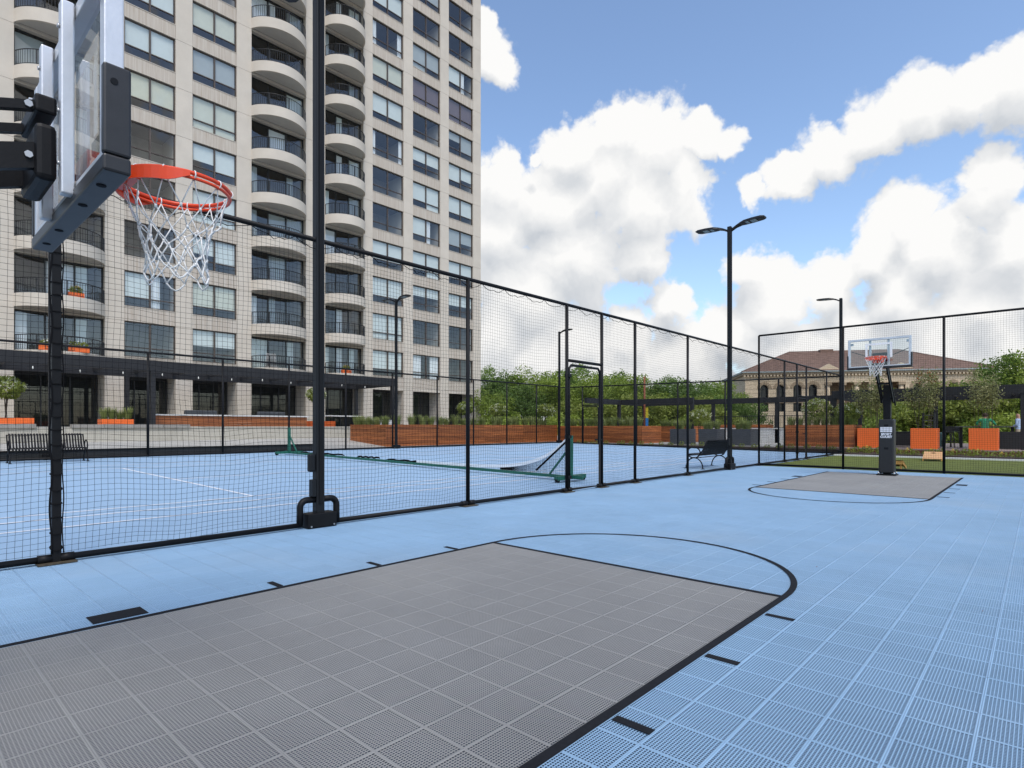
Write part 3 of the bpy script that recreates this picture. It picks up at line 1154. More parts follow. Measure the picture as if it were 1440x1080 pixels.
def cbox(name, mat, parent, x0, x1, y0, y1, z0, z1):
    """box part placed by its corner; equal boxes share one mesh"""
    key = (name, mat, round(x1 - x0, 3), round(y1 - y0, 3), round(z1 - z0, 3))
    if key not in BOXES:
        BOXES[key] = MB().box(0, x1 - x0, 0, y1 - y0, 0, z1 - z0).mesh(name, mat)
    o = bpy.data.objects.new(name, BOXES[key])
    o.location = Vector((x0, y0, z0)) - BASE[parent]
    return link(o, parent)


cbox('core', 'room_wall', tower, BX - 18, BX - 2.4, YL, YR - .3, TZ, ZTOP)
cbox('end_wall', 'stone', tower, BX - 18, BX - .32, YR - .29, YR, TZ, ZTOP)
cbox('parapet', 'stone', tower, BX - .4, BX + .03, YL, YR + .03, ZTOP - .35, ZTOP + .8)
sill0 = HEAD0 - 2.0
pier_y = [YL] + [v for o in OPEN for v in o[1:]] + [YR]
piers = [(pier_y[i], pier_y[i + 1]) for i in range(0, len(pier_y), 2)]
for i, (a, b) in enumerate(piers):
    cbox('pier_core', 'stone_soffit', tower, BX - 2.3, BX - .05, a + .02, b - .02, TZ, ZTOP - .36)
    split = [(a, b)] if b - a < 4 else [(a + (b - a) * k / 4, a + (b - a) * (k + 1) / 4) for k in range(4)]
    for (p, q) in split:
        cbox('pier_panel', 'stone', tower, BX - .3, BX, p + .006, q - .006, TZ, sill0 - .86)
        for k in range(NFL):
            z = HEAD0 + FLH * k - 2.85
            cbox('pier_panel', 'stone', tower, BX - .3, BX, p + .006, q - .006, z + .008, z + FLH - .008)
for k in range(NFL + 1):
    z = HEAD0 + FLH * k - 2.45
    cbox('floor_slab', 'room', tower, BX - 2.41, BX - .33, YL + .1, YR - .35, z - .25, z)

# windows
WIN = {}


def window_parts(w):
    if w in WIN:
        return WIN[w]
    h, d, f = 2.0, .10, .055
    m = MB()
    xa, xb = -.20, -.20 + d
    m.box(xa, xb, 0, w, 0, f).box(xa, xb, 0, w, h - f, h).box(xa, xb, 0, f, f, h - f).box(xa, xb, w - f, w, f, h - f)
    m.box(xa + .003, xb - .003, w / 2 - .045, w / 2 + .045, f, h - f)
    tr = .52
    m.box(xa + .006, xb - .006, f, w / 2 - .045, tr, tr + .055).box(xa + .006, xb - .006, w / 2 + .045, w - f, tr, tr + .055)
    panes = []
    for (y0, y1) in ((f, w / 2 - .045), (w / 2 + .045, w - f)):
        for (z0, z1) in ((f, tr), (tr + .055, h - f)):
            panes.append(MB().add([(-.15, y0, z0), (-.15, y1, z0), (-.15, y1, z1), (-.15, y0, z1)], [(0, 1, 2, 3)]).mesh('pane', 'window_glass'))
    WIN[w] = (m.mesh('window', 'bronze_frame'), panes)
    return WIN[w]


def shade_mesh(y0, y1, z0, z1, mat, pleat=0.0):
    key = ('s', round(y0, 2), round(y1, 2), round(z0, 2), round(z1, 2), mat, pleat)
    if key not in BOXES:
        n = max(1, int((y1 - y0) / .07)) if pleat else 1
        vs, fs = [], []
        for i in range(n + 1):
            y = y0 + (y1 - y0) * i / n
            x = -.21 + (-pleat * (i % 2))
            vs += [(x, y, z0), (x, y, z1)]
        for i in range(n):
            fs.append((2 * i, 2 * i + 2, 2 * i + 3, 2 * i + 1))
        BOXES[key] = MB().add(vs, fs).mesh('shade', mat)
    return BOXES[key]


def sub(name, me, parent):
    o = bpy.data.objects.new(name, me)
    return link(o, parent)


col_id = 0
for (kind, y0, y1) in OPEN:
    if kind != 'win':
        continue
    w = round(y1 - y0, 2)
    for k in range(NFL):
        sill = HEAD0 + FLH * k - 2.0
        me, panes = window_parts(w)
        o = bpy.data.objects.new('window', me)
        o.location = Vector((BX, y0, sill)) - BASE[tower]
        link(o, tower)
        for p in panes:
            sub('pane', p, o)
        style = rw.choice(['white', 'white', 'white', 'cream', 'half', 'grey', 'curtain', 'dark', 'mixed'])
        if col_id in (3, 4) and k == 8:
            style = 'mauve'
        if (col_id, k) in ((2, 5), (0, 4), (0, 2)):
            style = 'dark'
        if col_id == 4 and style in ('white', 'cream') and rw.random() < .5:
            style = 'dark'
        hf = w / 2
        if style in ('white', 'cream', 'grey', 'mauve'):
            low0 = .53 if style != 'mauve' and rw.random() < .75 else .05
            for (a, b) in ((.06, hf), (hf, w - .06)):
                low = low0 if rw.random() < .7 or style == 'mauve' else rw.choice([.05, .53, .7, .95, 1.3])
                sub('shade', shade_mesh(a, b - .01, low, 1.95, 'shade_' + style), o)
        elif style == 'half':
            z = rw.choice([.8, 1.0, 1.2])
            for (a, b) in ((.06, hf), (hf, w - .06)):
                sub('shade', shade_mesh(a, b - .01, z, 1.95, 'shade_white'), o)
        elif style == 'curtain':
            c = rw.choice([.3, .42, .95])
            sub('curtain', shade_mesh(.06, .06 + c, .05, 1.95, 'curtain', .045), o)
            sub('curtain', shade_mesh(w - .06 - c, w - .06, .05, 1.95, 'curtain', .045), o)
        elif style == 'mixed':
            sub('shade', shade_mesh(.06, hf - .01, .53, 1.95, 'shade_white'), o)
            sub('curtain', shade_mesh(hf + .05, hf + .55, .05, 1.95, 'curtain', .045), o)
        # stained stone under and over
        cbox('spandrel', 'stone_stained', tower, BX - .3, BX - .012, y0 + .004, y1 - .004, sill - .85 + .006, sill - .035)
        cbox('sill', 'stone', tower, BX - .3, BX + .012, y0 + .002, y1 - .002, sill - .033, sill)
    cbox('spandrel', 'stone_stained', tower, BX - .3, BX - .012, y0 + .004, y1 - .004, HEAD0 + FLH * (NFL - 1) + .006, ZTOP - .36)
    col_id += 1

# balcony bays
BAL = {}


def balcony_meshes(w):
    w = round(w, 2)
    if w in BAL:
        return BAL[w]
    sag = 1.35
    a = w / 2 + .02
    Rr = (a * a + sag * sag) / (2 * sag)
    cx = sag - Rr
    half = math.asin(min(1, a / Rr)) if sag < Rr else math.pi - math.asin(a / Rr)
    n = 28

    def arc(off):
        pts = []
        for i in range(n + 1):
            t_ = -half + 2 * half * i / n
            pts.append((max(cx + (Rr + off) * math.cos(t_), .0), w / 2 + (Rr + off) * math.sin(t_)))
        return pts
    po, pi = arc(0), arc(-.13)
    slab_ = MB().prism([(x, y) for x, y in pi], -.28, -.02).mesh('balcony_floor', 'stone_soffit')
    m = MB()
    strips = [[(p[0], p[1], -.33) for p in po], [(p[0], p[1], .33) for p in po], [(p[0], p[1], .33) for p in pi], [(p[0], p[1], -.33) for p in pi]]
    for c in range(4):
        A_, B_ = strips[c], strips[(c + 1) % 4]
        m.add(A_ + B_, [(i, i + 1, n + 2 + i, n + 1 + i) for i in range(n)], c in (0, 2))
    fascia = m.mesh('balcony_fascia', 'stone')
    pr = arc(-.05)
    m = MB()
    m.tube([(x, y, 1.10) for x, y in pr], .024, 6)
    m.tube([(x, y, .40) for x, y in pr], .014, 4)
    L = 0
    last = pr[0]
    dense = []
    for i in range(n):
        for q in range(4):
            f = q / 4
            dense.append((pr[i][0] + (pr[i + 1][0] - pr[i][0]) * f, pr[i][1] + (pr[i + 1][1] - pr[i][1]) * f))
    acc = 0
    for i in range(1, len(dense)):
        acc += math.dist(dense[i], dense[i - 1])
        if acc > .115:
            acc = 0
            x, y = dense[i]
            m.box(x - .009, x + .009, y - .009, y + .009, .40, 1.09)
    for i in (0, n // 4, n // 2, 3 * n // 4, n):
        x, y = pr[i]
        m.box(x - .022, x + .022, y - .022, y + .022, .32, 1.1)
    rail = m.mesh('balcony_railing', 'rail_black')
    # sliding doors
    h = 2.42
    m = MB()
    f = .07
    xa, xb = -.42, -.34
    m.box(xa, xb, 0, w, h - f, h).box(xa, xb, 0, w, 0, .06)
    pw = w / 3
    for i in range(4):
        y = min(max(pw * i, f / 2), w - f / 2)
        m.box(xa + .002, xb - .002, y - f / 2, y + f / 2, .06, h - f)
    door = m.mesh('balcony_door', 'door_frame')
    panes = [MB().add([(-.38, pw * i + f / 2, .06), (-.38, pw * (i + 1) - f / 2, .06), (-.38, pw * (i + 1) - f / 2, h - f), (-.38, pw * i + f / 2, h - f)], [(0, 1, 2, 3)]).mesh('pane', 'door_glass') for i in range(3)]
    BAL[w] = (slab_, fascia, rail, door, panes)
    return BAL[w]


for (bi, (kind, y0, y1)) in enumerate(OPEN):
    if kind != 'bay':
        continue
    w = y1 - y0
    for k in range(NFL):
        F = HEAD0 + FLH * k - 2.45
        s_, fa, ra, do, panes = balcony_meshes(w)
        loc = Vector((BX, y0, F)) - BASE[tower]
        b = sub('balcony_floor', s_, tower); b.location = loc
        c = sub('balcony_fascia', fa, b)
        c = sub('balcony_railing', ra, b); c['kind'] = 'stuff'
        d = sub('balcony_door', do, tower); d.location = loc
        for p in panes:
            sub('pane', p, d)
        pw = w / 3
        st = rw.random()
        for i in range(3):
            if rw.random() < .45:
                me = shade_mesh(pw * i + .05, pw * (i + 1) - .05 if rw.random() < .5 else pw * i + .55, .05, 2.3, rw.choice(['curtain', 'shade_white', 'shade_grey']), rw.choice([.0, .045]))
                q = sub('curtain', me, d); q.location = (-.25, 0, 0)
        cbox('bay_header', 'stone', tower, BX - .40, BX - .06, y0 + .004, y1 - .004, F + 2.43, F + FLH - .26)
    F = HEAD0 - 2.45
    cbox('lintel', 'stone', tower, BX - .4, BX - .01, y0 + .004, y1 - .004, F - .62, F - .35)

# ground floor: dark glazing set back between the piers
for (kind, y0, y1) in OPEN:
    n = 3
    pw = (y1 - y0) / n
    fr = MB()
    xx = BX - 1.5
    fr.box(xx - .05, xx + .05, y0 + .03, y1 - .03, 4.06, 4.3)
    for i in range(n + 1):
        y = min(max(y0 + pw * i, y0 + .06), y1 - .06)
        fr.box(xx - .045, xx + .045, y - .035, y + .035, TZ, 4.06)
    d = fr.build('shopfront', 'door_frame', tower)
    for i in range(n):
        MB().add([(xx, y0 + pw * i + .035, TZ + .05), (xx, y0 + pw * (i + 1) - .035, TZ + .05), (xx, y0 + pw * (i + 1) - .035, 4.05), (xx, y0 + pw * i + .035, 4.05)], [(0, 1, 2, 3)]).build('pane', 'shop_glass', d)
    if kind == 'win':
        cbox('lintel', 'stone', tower, BX - .3, BX - .01, y0 + .004, y1 - .004, 4.2, sill0 - .86)
    cbox('ground_soffit', 'stone_soffit', tower, BX - 2.3, BX - .31, y0 + .004, y1 - .004, 4.3, 4.45)

# flower boxes and furniture on the lowest balconies


def leaf_cloud(n, centre, rad, size, seed, squash=1.0):
    r = np.random.default_rng(seed)
    d = r.normal(size=(n, 3))
    d /= np.linalg.norm(d, axis=1, keepdims=True)
    rr_ = r.uniform(.35, 1, (n, 1)) ** .5
    p = np.array(centre)[None] + d * rr_ * np.array(rad)[None]
    return leaf_quads(p, size, r)


def leaf_quads(p, size, r, up=.3):
    n = len(p)
    a = r.normal(size=(n, 3)); a[:, 2] *= up + .5
    a /= np.linalg.norm(a, axis=1, keepdims=True)
    b = r.normal(size=(n, 3))
    b -= a * (a * b).sum(1, keepdims=True)
    b /= np.linalg.norm(b, axis=1, keepdims=True)
    s = size * r.uniform(.6, 1.3, (n, 1))
    V = np.stack([p - a * s, p + b * s * .45, p + a * s, p - b * s * .45], 1).reshape(-1, 3)
    F = np.arange(n * 4).reshape(n, 4)
    return V, F


def flower_box(x, y, z, w, label, gold=True, sd=0):
    t = thing('flower_box', label, 'flower box', (x, y, z))
    MB().box(x - .12, x + .12, y - w / 2, y + w / 2, z, z + .22).build('trough', 'orange_box', t)
    V, F = leaf_cloud(110, (x, y, z + .36), (.14, w * .48, .2), .09, sd)
    npobj('leaves', V, F, 'leaf_d', t, 'stuff')
    V, F = leaf_cloud(40, (x, y, z + .48), (.14, w * .44, .14), .05, sd + 1)
    npobj('blossom', V, F, 'flower_gold' if gold else 'flower_white', t, 'stuff')


F0 = HEAD0 - 2.45
flower_box(BX + 1.0, 5.9, F0 + .34, .8, 'orange trough of white flowers on the lowest rounded balcony rail, beside the lamp pole', False, 3)
flower_box(BX + 1.16, 7.1, F0 + .34, .9, 'orange trough of white flowers on the lowest rounded balcony rail, away from the lamp pole', False, 9)
flower_box(BX + 1.05, 7.0, F0 + FLH + .34, .7, 'yellow flowers in an orange trough on the second rounded balcony', True, 21)
flower_box(BX + 1.0, 22.9, F0 + .34, .7, 'orange trough with small flowers on the balcony above the pergola end', True, 33)
ch = thing('patio_chair', 'round backed wicker chair on the balcony above the wooden bar', 'chair', (BX + .55, 17.6, F0 - .02))
m = MB()
for i in range(11):
    a = -1.3 + 2.6 * i / 10
    m.tube([(BX + .55 - .38 * math.cos(a), 17.6 + .38 * math.sin(a), F0 + .4), (BX + .55 - .30 * math.cos(a), 17.6 + .30 * math.sin(a), F0 + 1.3)], .012, 5)
m.tube([(BX + .55 - .30 * math.cos(a), 17.6 + .30 * math.sin(a), F0 + 1.3) for a in [-1.3 + 2.6 * i / 10 for i in range(11)]], .02, 6)
m.build('back', 'counter_white', ch, 'stuff')
MB().box(BX + .25, BX + .9, 17.28, 17.92, F0 + .38, F0 + .45).build('seat', 'counter_white', ch, bevel=.02)
for sx in (.3, .85):
    for sy in (17.33, 17.87):
        MB().tube([(BX + sx, sy, F0 - .02), (BX + sx, sy, F0 + .38)], .015, 6).build('leg', 'counter_white', ch)

# ------------------------------------------------------------------ terrace: wall, pergola, counter, planters
wall = thing('retaining_wall', 'low tan concrete retaining wall below the tower terrace', 'wall', (-30.25, 3, .6))
for i in range(12):
    y = -14 + i * 3.4
    MB().box(-30.39, -30.1, y + .006, y + 3.394, .4, 1.24).build('wall_panel', 'concrete', wall)
for i in range(26):
    y = -14 + i * 1.15
    if i in (16,):
        continue
    if y > 9.2:
        break
    MB().box(-30.39, -30.02, y + .008, y + 1.142, 1.245, 1.245 + .15 + .02 * rw.random()).build('cap_stone', 'concrete_dark', wall)
MB().box(-30.39, -30.06, 9.3, 26.8, 1.245, 1.31).build('coping', 'concrete', wall)

kb = thing('planter_kerb', 'low black kerb box along the fence behind the ribbed bench', 'kerb', (TX - .5, 3, ZT))
for i in range(9):
    y = -14 + i * 3.1
    if y < 13:
        MB().box(TX - .72, TX - .28, y + .004, min(y + 3.1, 13.8) - .004, ZT + .01, ZT + .27).build('kerb_section', 'black_box', kb)
MB().box(TX - .76, TX - .24, -14, 13.82, ZT + .273, ZT + .31).build('kerb_cap', 'black_metal', kb)


def pergola(name, label, beams, posts, z0, z1, depth, w=.22, extra=None):
    p0 = posts[0]
    t = thing(name, label, 'pergola', (p0[0], p0[1], z0))
    for (a, b) in beams:
        MB().bar((a[0], a[1], z1 - depth / 2), (b[0], b[1], z1 - depth / 2), w, depth).build('beam', 'pergola_black', t)
    for (x, y) in posts:
        MB().box(x - .1, x + .1, y - .1, y + .1, z0, z1 - depth).build('post', 'pergola_black', t)
    return t


pg = pergola('pergola', 'long black pergola along the foot of the apartment tower', [((-31.0, -14), (-31.0, 22.7)), ((-35.2, -14), (-35.2, 22.7)), ((-31.11, 22.59), (-35.09, 22.59))],
             [(-31.0, 8.83), (-31.0, 22.55), (-31.0, -4), (-35.2, 8.83), (-35.2, 22.55), (-35.2, -4)], TZ, 4.42, .5)
for i in range(20):
    y = -12.4 + i * 1.8
    MB().box(-35.09, -31.11, y - .04, y + .04, 4.1, 4.3).build('rafter', 'pergola_black', pg)
sl = thing('string_lights', 'string of small white bulbs hung under the black pergola', 'string lights', (-30.8, 8, 3.7))
m = MB()
pts = []
for i in range(0, 60):
    y = -2 + i * .4
    z = 3.86 - .08 * abs(math.sin(i * .55))
    pts.append((-30.86, y, z))
m.tube(pts, .008, 4)
m.build('cable', 'netting', sl)
for i in range(0, 60, 4):
    x, y, z = pts[i]
    MB().tube([(x, y, z), (x, y, z - .05), (x, y, z - .10), (x, y, z - .12)], [.01, .024, .024, .008], 8).build('bulb', 'bulb', sl)

bar_ = thing('bar_counter', 'wood clad bar counter with white top behind the concrete wall', 'counter', (-31.6, 13, TZ))
for i in range(5):
    MB().box(-31.9, -31.5, 9.1, 16.9, TZ + .01 + i * .107, TZ + .11 + i * .107).build('plank', 'wood_long', bar_)
MB().box(-31.98, -31.42, 9.0, 17.0, TZ + .55, TZ + .62).build('counter_top', 'counter_white', bar_)
for (y, lab) in ((11.6, 'grey cushioned sofa behind the bar counter, next to the pergola post'), (15.4, 'grey cushioned sofa behind the far half of the bar counter')):
    s_ = thing('sofa', lab, 'sofa', (-33.2, y, TZ))
    MB().box(-33.6, -32.8, y - .8, y + .8, TZ + .1, TZ + .45).build('seat', 'cushion_grey', s_, bevel=.05)
    MB().box(-32.95, -32.7, y - .8, y + .8, TZ + .3, TZ + .86).build('backrest', 'cushion_grey', s_, bevel=.06)
    for e in (-.82, .72):
        MB().box(-33.6, -32.7, y + e, y + e + .1, TZ, TZ + .6).build('armrest', 'cushion_grey', s_, bevel=.03)
tb_ = thing('patio_table', 'long grey patio table beside the bar counter', 'table', (-31.7, 19, TZ))
MB().box(-32.1, -31.3, 17.5, 20.4, TZ + .62, TZ + .68).build('table_top', 'counter_white', tb_)
for y in (17.6, 20.3):
    for x in (-32.0, -31.4):
        MB().box(x - .04, x + .04, y - .04, y + .04, TZ, TZ + .62).build('leg', 'pergola_black', tb_)
hv = thing('planter_wall', 'short white stone block beside the long wooden planter', 'wall', (-30.6, 21.5, TZ))
MB().box(-30.9, -30.45, 20.6, 22.1, TZ, TZ + .38).build('block', 'kerb_white', hv)
MB().box(-30.92, -30.43, 20.58, 22.12, TZ + .382, TZ + .43).build('coping', 'kerb_white', hv)


def tuft(n, h, spread, seed, lean=.35):
    r = np.random.default_rng(seed)
    V, F = [], []
    for i in range(n):
        a = r.uniform(0, 6.28)
        b = np.array([math.cos(a), math.sin(a), 0])
        side = np.array([-b[1], b[0], 0]) * r.uniform(.008, .016)
        p = b * r.uniform(0, spread * .4)
        hh = h * r.uniform(.55, 1.1)
        q = p + b * hh * lean * r.uniform(.1, .7) + np.array([0, 0, hh * .6])
        t_ = p + b * hh * lean * r.uniform(.6, 1.6) + np.array([0, 0, hh])
        o = len(V)
        V += [p - side, p + side, q + side, q - side, t_ + side * .3, t_ - side * .3]
        F += [(o, o + 1, o + 2, o + 3), (o + 3, o + 2, o + 4, o + 5)]
    return np.array(V), np.array(F)


TUFT = [npmesh('blades', *tuft(150, .62, .5, s), 'grass_blade') for s in range(3)]
n_tuft = 0


def grass_plant(x, y, z, sc=1.0, label='clump of ornamental grass growing along the top of the wooden planters', group='ornamental grasses in the wooden planters'):
    global n_tuft
    o = bpy.data.objects.new('ornamental_grass', TUFT[n_tuft % 3])
    n_tuft += 1
    link(o)
    o.location = (x, y, z)
    o.rotation_euler = (0, 0, rw.uniform(0, 6.28))
    o.scale = (sc, sc, sc * rw.uniform(.85, 1.25))
    tag(o, label, 'grass', group)
    return o


def wood_planter(label, x0, x1, y0, y1, z0, z1, boards=8):
    t = thing('wooden_planter', label, 'planter', ((x0 + x1) / 2, (y0 + y1) / 2, z0))
    hb = (z1 - z0) / boards
    for i in range(boards):
        a, b = z0 + i * hb, z0 + (i + 1) * hb - .008
        n = max(1, int((y1 - y0) / 3.2))
        for k in range(n):
            ya, yb = y0 + (y1 - y0) * k / n, y0 + (y1 - y0) * (k + 1) / n - .006
            MB().box(x1 - .03, x1, ya, yb, a, b).build('board', 'wood_long', t)
        n = max(1, int((x1 - x0) / 3.2))
        for k in range(n):
            xa, xb = x0 + (x1 - .032 - x0) * k / n, x0 + (x1 - .032 - x0) * (k + 1) / n - .006
            MB().box(xa, xb, y0 + .002, y0 + .032, a, b).build('board', 'wood_cross', t)
    MB().box(x0 + .01, x1 - .034, y0 + .036, y1, z0, z1 - .06).build('soil', 'bed_soil', t)
    return t


PZ = 1.42
wood_planter('long red wood planter with grasses along the side of the tennis court', -28.7, -25.3, 18.0, 32.6, .26, PZ, 9)
wood_planter('red wood planter with grasses across the end of the tennis court', -25.28, -18.6, 32.66, 35.2, .22, 1.36, 9)
for i in range(19):
    grass_plant(-25.75 - .5 * rw.random(), 18.5 + i * .75 + rw.uniform(-.15, .15), PZ - .07, .9)
for i in range(6):
    grass_plant(-26.6 - i * .42, 18.35 + .2 * rw.random(), PZ - .07, .8)
for i in range(10):
    grass_plant(-25.0 + i * .65, 33.1 + .3 * rw.random(), 1.29, 1.0)
wood_planter('short red wood planter standing beyond the gap in the walkway', -19.9, -17.5, 37.0, 39.6, .235, 1.35, 9)
for i in range(5):
    grass_plant(-19.6 + i * .45, 37.4, 1.28, .8, 'clump of ornamental grass in the short planter beyond the gap', 'grasses in the short planter')
wood_planter('low red wood planter standing far behind the grey box planters', -18.0, -14.2, 42.4, 43.6, .235, 1.45, 7)
wood_planter('red wood planter with leafy grass beside the orange planters', -10.35, -6.95, 33.6, 35.2, .25, 1.40, 9)
for i in range(8):
    grass_plant(-10.1 + i * .42, 33.95, 1.33, .8, 'clump of green grass in the wooden planter beside the orange planters', 'grasses beside the orange planters')

# steel box planters


def box_planter(name, mat, label, x, y, z, w, h, d=None, group=None):
    d = d or w
    t = thing(name, label, 'planter', (x, y, z), group)
    b = MB().box(x - w / 2, x + w / 2, y - d / 2, y + d / 2, z, z + h)
    b.build('box', mat, t, bevel=.012)
    MB().box(x - w / 2 + .04, x + w / 2 - .04, y - d / 2 + .04, y + d / 2 - .04, z + h, z + h + .012).build('soil', 'bed_soil', t)
    return t


for (x, nm) in ((-16.25, 'beside the walkway opening'), (-14.4, 'between two others like it'), (-12.5, 'nearest the wooden planter')):
    box_planter('box_planter', 'grey_box', 'square grey steel planter with grass, ' + nm, x, 33.5, .235, 1.15, .92)
    for k in range(3):
        grass_plant(x - .3 + .3 * k, 33.5 + rw.uniform(-.2, .2), 1.16, .75, 'clump of pale grass in the grey planter ' + nm, 'grass in the grey planter ' + nm)

# low white wall and iron railing behind them
lw = thing('garden_wall', 'low whitewashed block wall behind the grey planters', 'wall', (-14, 39, .235))
for i in range(14):
    for j in range(2):
        x = -22.5 + i * .92 + (.46 if j else 0)
        MB().box(x + .006, x + .914, 39.9, 40.15, .235 + j * .46 + .004, .235 + (j + 1) * .46 - .004).build('block', 'kerb_white', lw)
MB().box(-22.5, -9.2, 39.86, 40.19, 1.157, 1.21).build('coping', 'kerb_white', lw)
rl = thing('iron_railing', 'black iron railing above the whitewashed wall', 'railing', (-14, 44.5, .235))
for z in (1.25, 2.1):
    MB().tube([(-24.0, 44.5, z), (-9.0, 44.5, z)], .025, 6).build('rail', 'rail_black', rl)
m = MB()
for i in range(100):
    x = -24 + i * .15
    m.box(x - .01, x + .01, 44.49, 44.51, .235, 2.1)
m.build('balusters', 'rail_black', rl, 'stuff')

pergola('pergola', 'black pergola beyond the tennis court end, against the trees', [((-22.6, 32.2), (-22.6, 40.1)), ((-22.48, 40.0), (-9.4, 40.0)), ((-22.48, 36.6), (-17.0, 36.6))],
        [(-22.6, 36.4), (-22.6, 40.0), (-17.1, 40.0), (-12.8, 40.0), (-9.5, 40.0), (-17.1, 36.6)], .235, 3.25, .36)
pg2 = pergola('pergola', 'black pergola over the deck behind the orange planters', [((-8.3, 34.9), (-.42, 34.9)), ((-8.2, 41.0), (-.42, 41.0)), ((-.53, 35.02), (-.53, 40.88)), ((-8.2, 35.02), (-8.2, 40.88))],
              [(-.53, 34.9), (-8.2, 34.9), (-8.2, 41.0), (-.53, 41.0), (-4.4, 41.0)], .25, 3.22, .42, .24)
for i in range(12):
    x = -7.6 + i * .6
    MB().box(x - .03, x + .03, 35.02, 40.88, 2.95, 3.1).build('rafter', 'pergola_black', pg2)

# ------------------------------------------------------------------ plants


def limb_tree(seed, h, n_limb, r0, spread):
    r = random.Random(seed)
    m = MB()
    tips = []
    m.tube([(0, 0, 0), (r.uniform(-.1, .1) * h * .1, r.uniform(-.1, .1) * h * .1, h * .35), (0, 0, h * .75)], [r0, r0 * .7, r0 * .2], 7)
    for i in range(n_limb):
        a = 6.283 * i / n_limb + r.uniform(-.4, .4)
        z0 = h * r.uniform(.22, .5)
        L = spread * r.uniform(.6, 1)
        p1 = (math.cos(a) * L * .5, math.sin(a) * L * .5, z0 + h * .18)
        p2 = (math.cos(a) * L, math.sin(a) * L, z0 + h * r.uniform(.25, .45))
        m.tube([(0, 0, z0), p1, p2], [r0 * .5, r0 * .32, r0 * .1], 5)
        tips.append(p2)
    return m, tips


def crown_arrays(seed, h, rx, zc, rz, clumps, per, size):
    """leaf clumps through an uneven crown"""
    r = np.random.default_rng(seed)
    P = []
    for c in range(clumps):
        d = r.normal(size=3)
        d /= np.linalg.norm(d)
        if d[2] < -.55:
            d[2] *= -.4
        q = r.uniform(.45, 1.0)
        c0 = np.array([d[0] * rx * q, d[1] * rx * q, zc + d[2] * rz * q * r.uniform(.75, 1.1)])
        cr_ = rx * r.uniform(.20, .36)
        k = int(per * r.uniform(.6, 1.3))
        e = r.normal(size=(k, 3))
        e /= np.linalg.norm(e, axis=1, keepdims=True)
        e *= (r.uniform(.25, 1, (k, 1)) ** .6) * cr_
        e[:, 2] *= .75
        P.append(c0[None] + e)
    return leaf_quads(np.concatenate(P), size, r)


TREE = []
for i, (mat, h, rx, zc, rz) in enumerate([('leaf_a', 11, 4.3, 7.2, 3.9), ('leaf_b', 12, 4.0, 7.6, 4.3), ('leaf_c', 10, 4.4, 6.6, 3.5), ('leaf_d', 7.5, 3.3, 4.6, 2.9), ('leaf_b', 9, 4.6, 5.6, 3.4), ('leaf_a', 4.6, 2.7, 2.3, 2.1)]):
    tm, _ = limb_tree(i + 5, h * .8, 7, .24, rx * .75)
    V, F = crown_arrays(i * 3 + 1, h, rx, zc, rz, 50, 200, .16)
    TREE.append((tm.mesh('trunk', 'bark'), npmesh('crown', V, F, mat)))
KINDS = ['bright green leafy tree growing beyond the court planters', 'tall mid green tree growing beyond the court planters', 'dark green dense tree growing beyond the court planters',
         'small yellow green tree growing beyond the court planters', 'broad mid green tree growing beyond the court planters',
         'low rounded bushy tree filling the gap behind the planters']


def tree(kind, x, y, sc, z=-2.0):
    t = thing('tree', KINDS[kind], 'tree', (x, y, z), 'background trees: ' + KINDS[kind].split(' tree')[0])
    a = sub('trunk', TREE[kind][0], t)
    b = sub('crown', TREE[kind][1], t)
    b['kind'] = 'stuff'
    t.scale = (sc, sc, sc * rw.uniform(.92, 1.08))
    t.rotation_euler = (0, 0, rw.uniform(0, 6.28))
    return t


# rows of street trees below the roof deck (bearing given as an angle off the court axis, in degrees)
ROW = [(45.6, 62, 2, .86), (43.5, 70, 1, .84), (41.6, 58, 2, .76), (40.0, 72, 0, .92), (38.0, 60, 0, .84), (36.4, 75, 1, .92), (34.6, 62, 0, .80), (32.8, 70, 1, .80),
       (31.0, 58, 0, .80), (29.4, 72, 2, .92), (27.6, 60, 2, .84), (26.0, 76, 1, .88), (24.3, 63, 1, .74), (22.6, 80, 0, .80), (21.0, 64, 2, .68), (47.5, 75, 1, .9), (44.6, 54, 0, .62),
       (35.6, 52, 3, .84), (30.2, 50, 3, .84), (25.2, 52, 3, .84), (23.2, 50, 3, .74), (37.2, 90, 4, 1.22), (42.5, 92, 4, 1.25), (33.0, 95, 1, .98), (28.4, 98, 4, 1.0),
       (9.6, 62, 3, .92), (7.6, 58, 3, .93), (5.6, 60, 0, .62), (3.6, 56, 0, .60), (1.9, 54, 1, .66), (.2, 54, 0, .74), (-1.5, 56, 1, .76), (11.4, 66, 3, .8), (4.6, 52, 3, .90), (1.0, 78, 4, 1.05), (-.8, 75, 4, 1.12), (6.8, 52, 3, .86), (-2.5, 62, 2, .9)]
ROW += [(46.2 - 1.45 * i + (.5 if i % 2 else 0), 49 + (i * 5) % 7, 5, .8 + .05 * ((i * 7) % 5)) for i in range(17)]
ROW += [(10.5 - 1.5 * i, 50 + (i * 3) % 5, 5, .85 + .05 * ((i * 7) % 4)) for i in range(10)]
for (deg, dist, k, sc) in ROW:
    a = R(deg)
    tree(k, -math.sin(a) * dist, math.cos(a) * dist, sc)


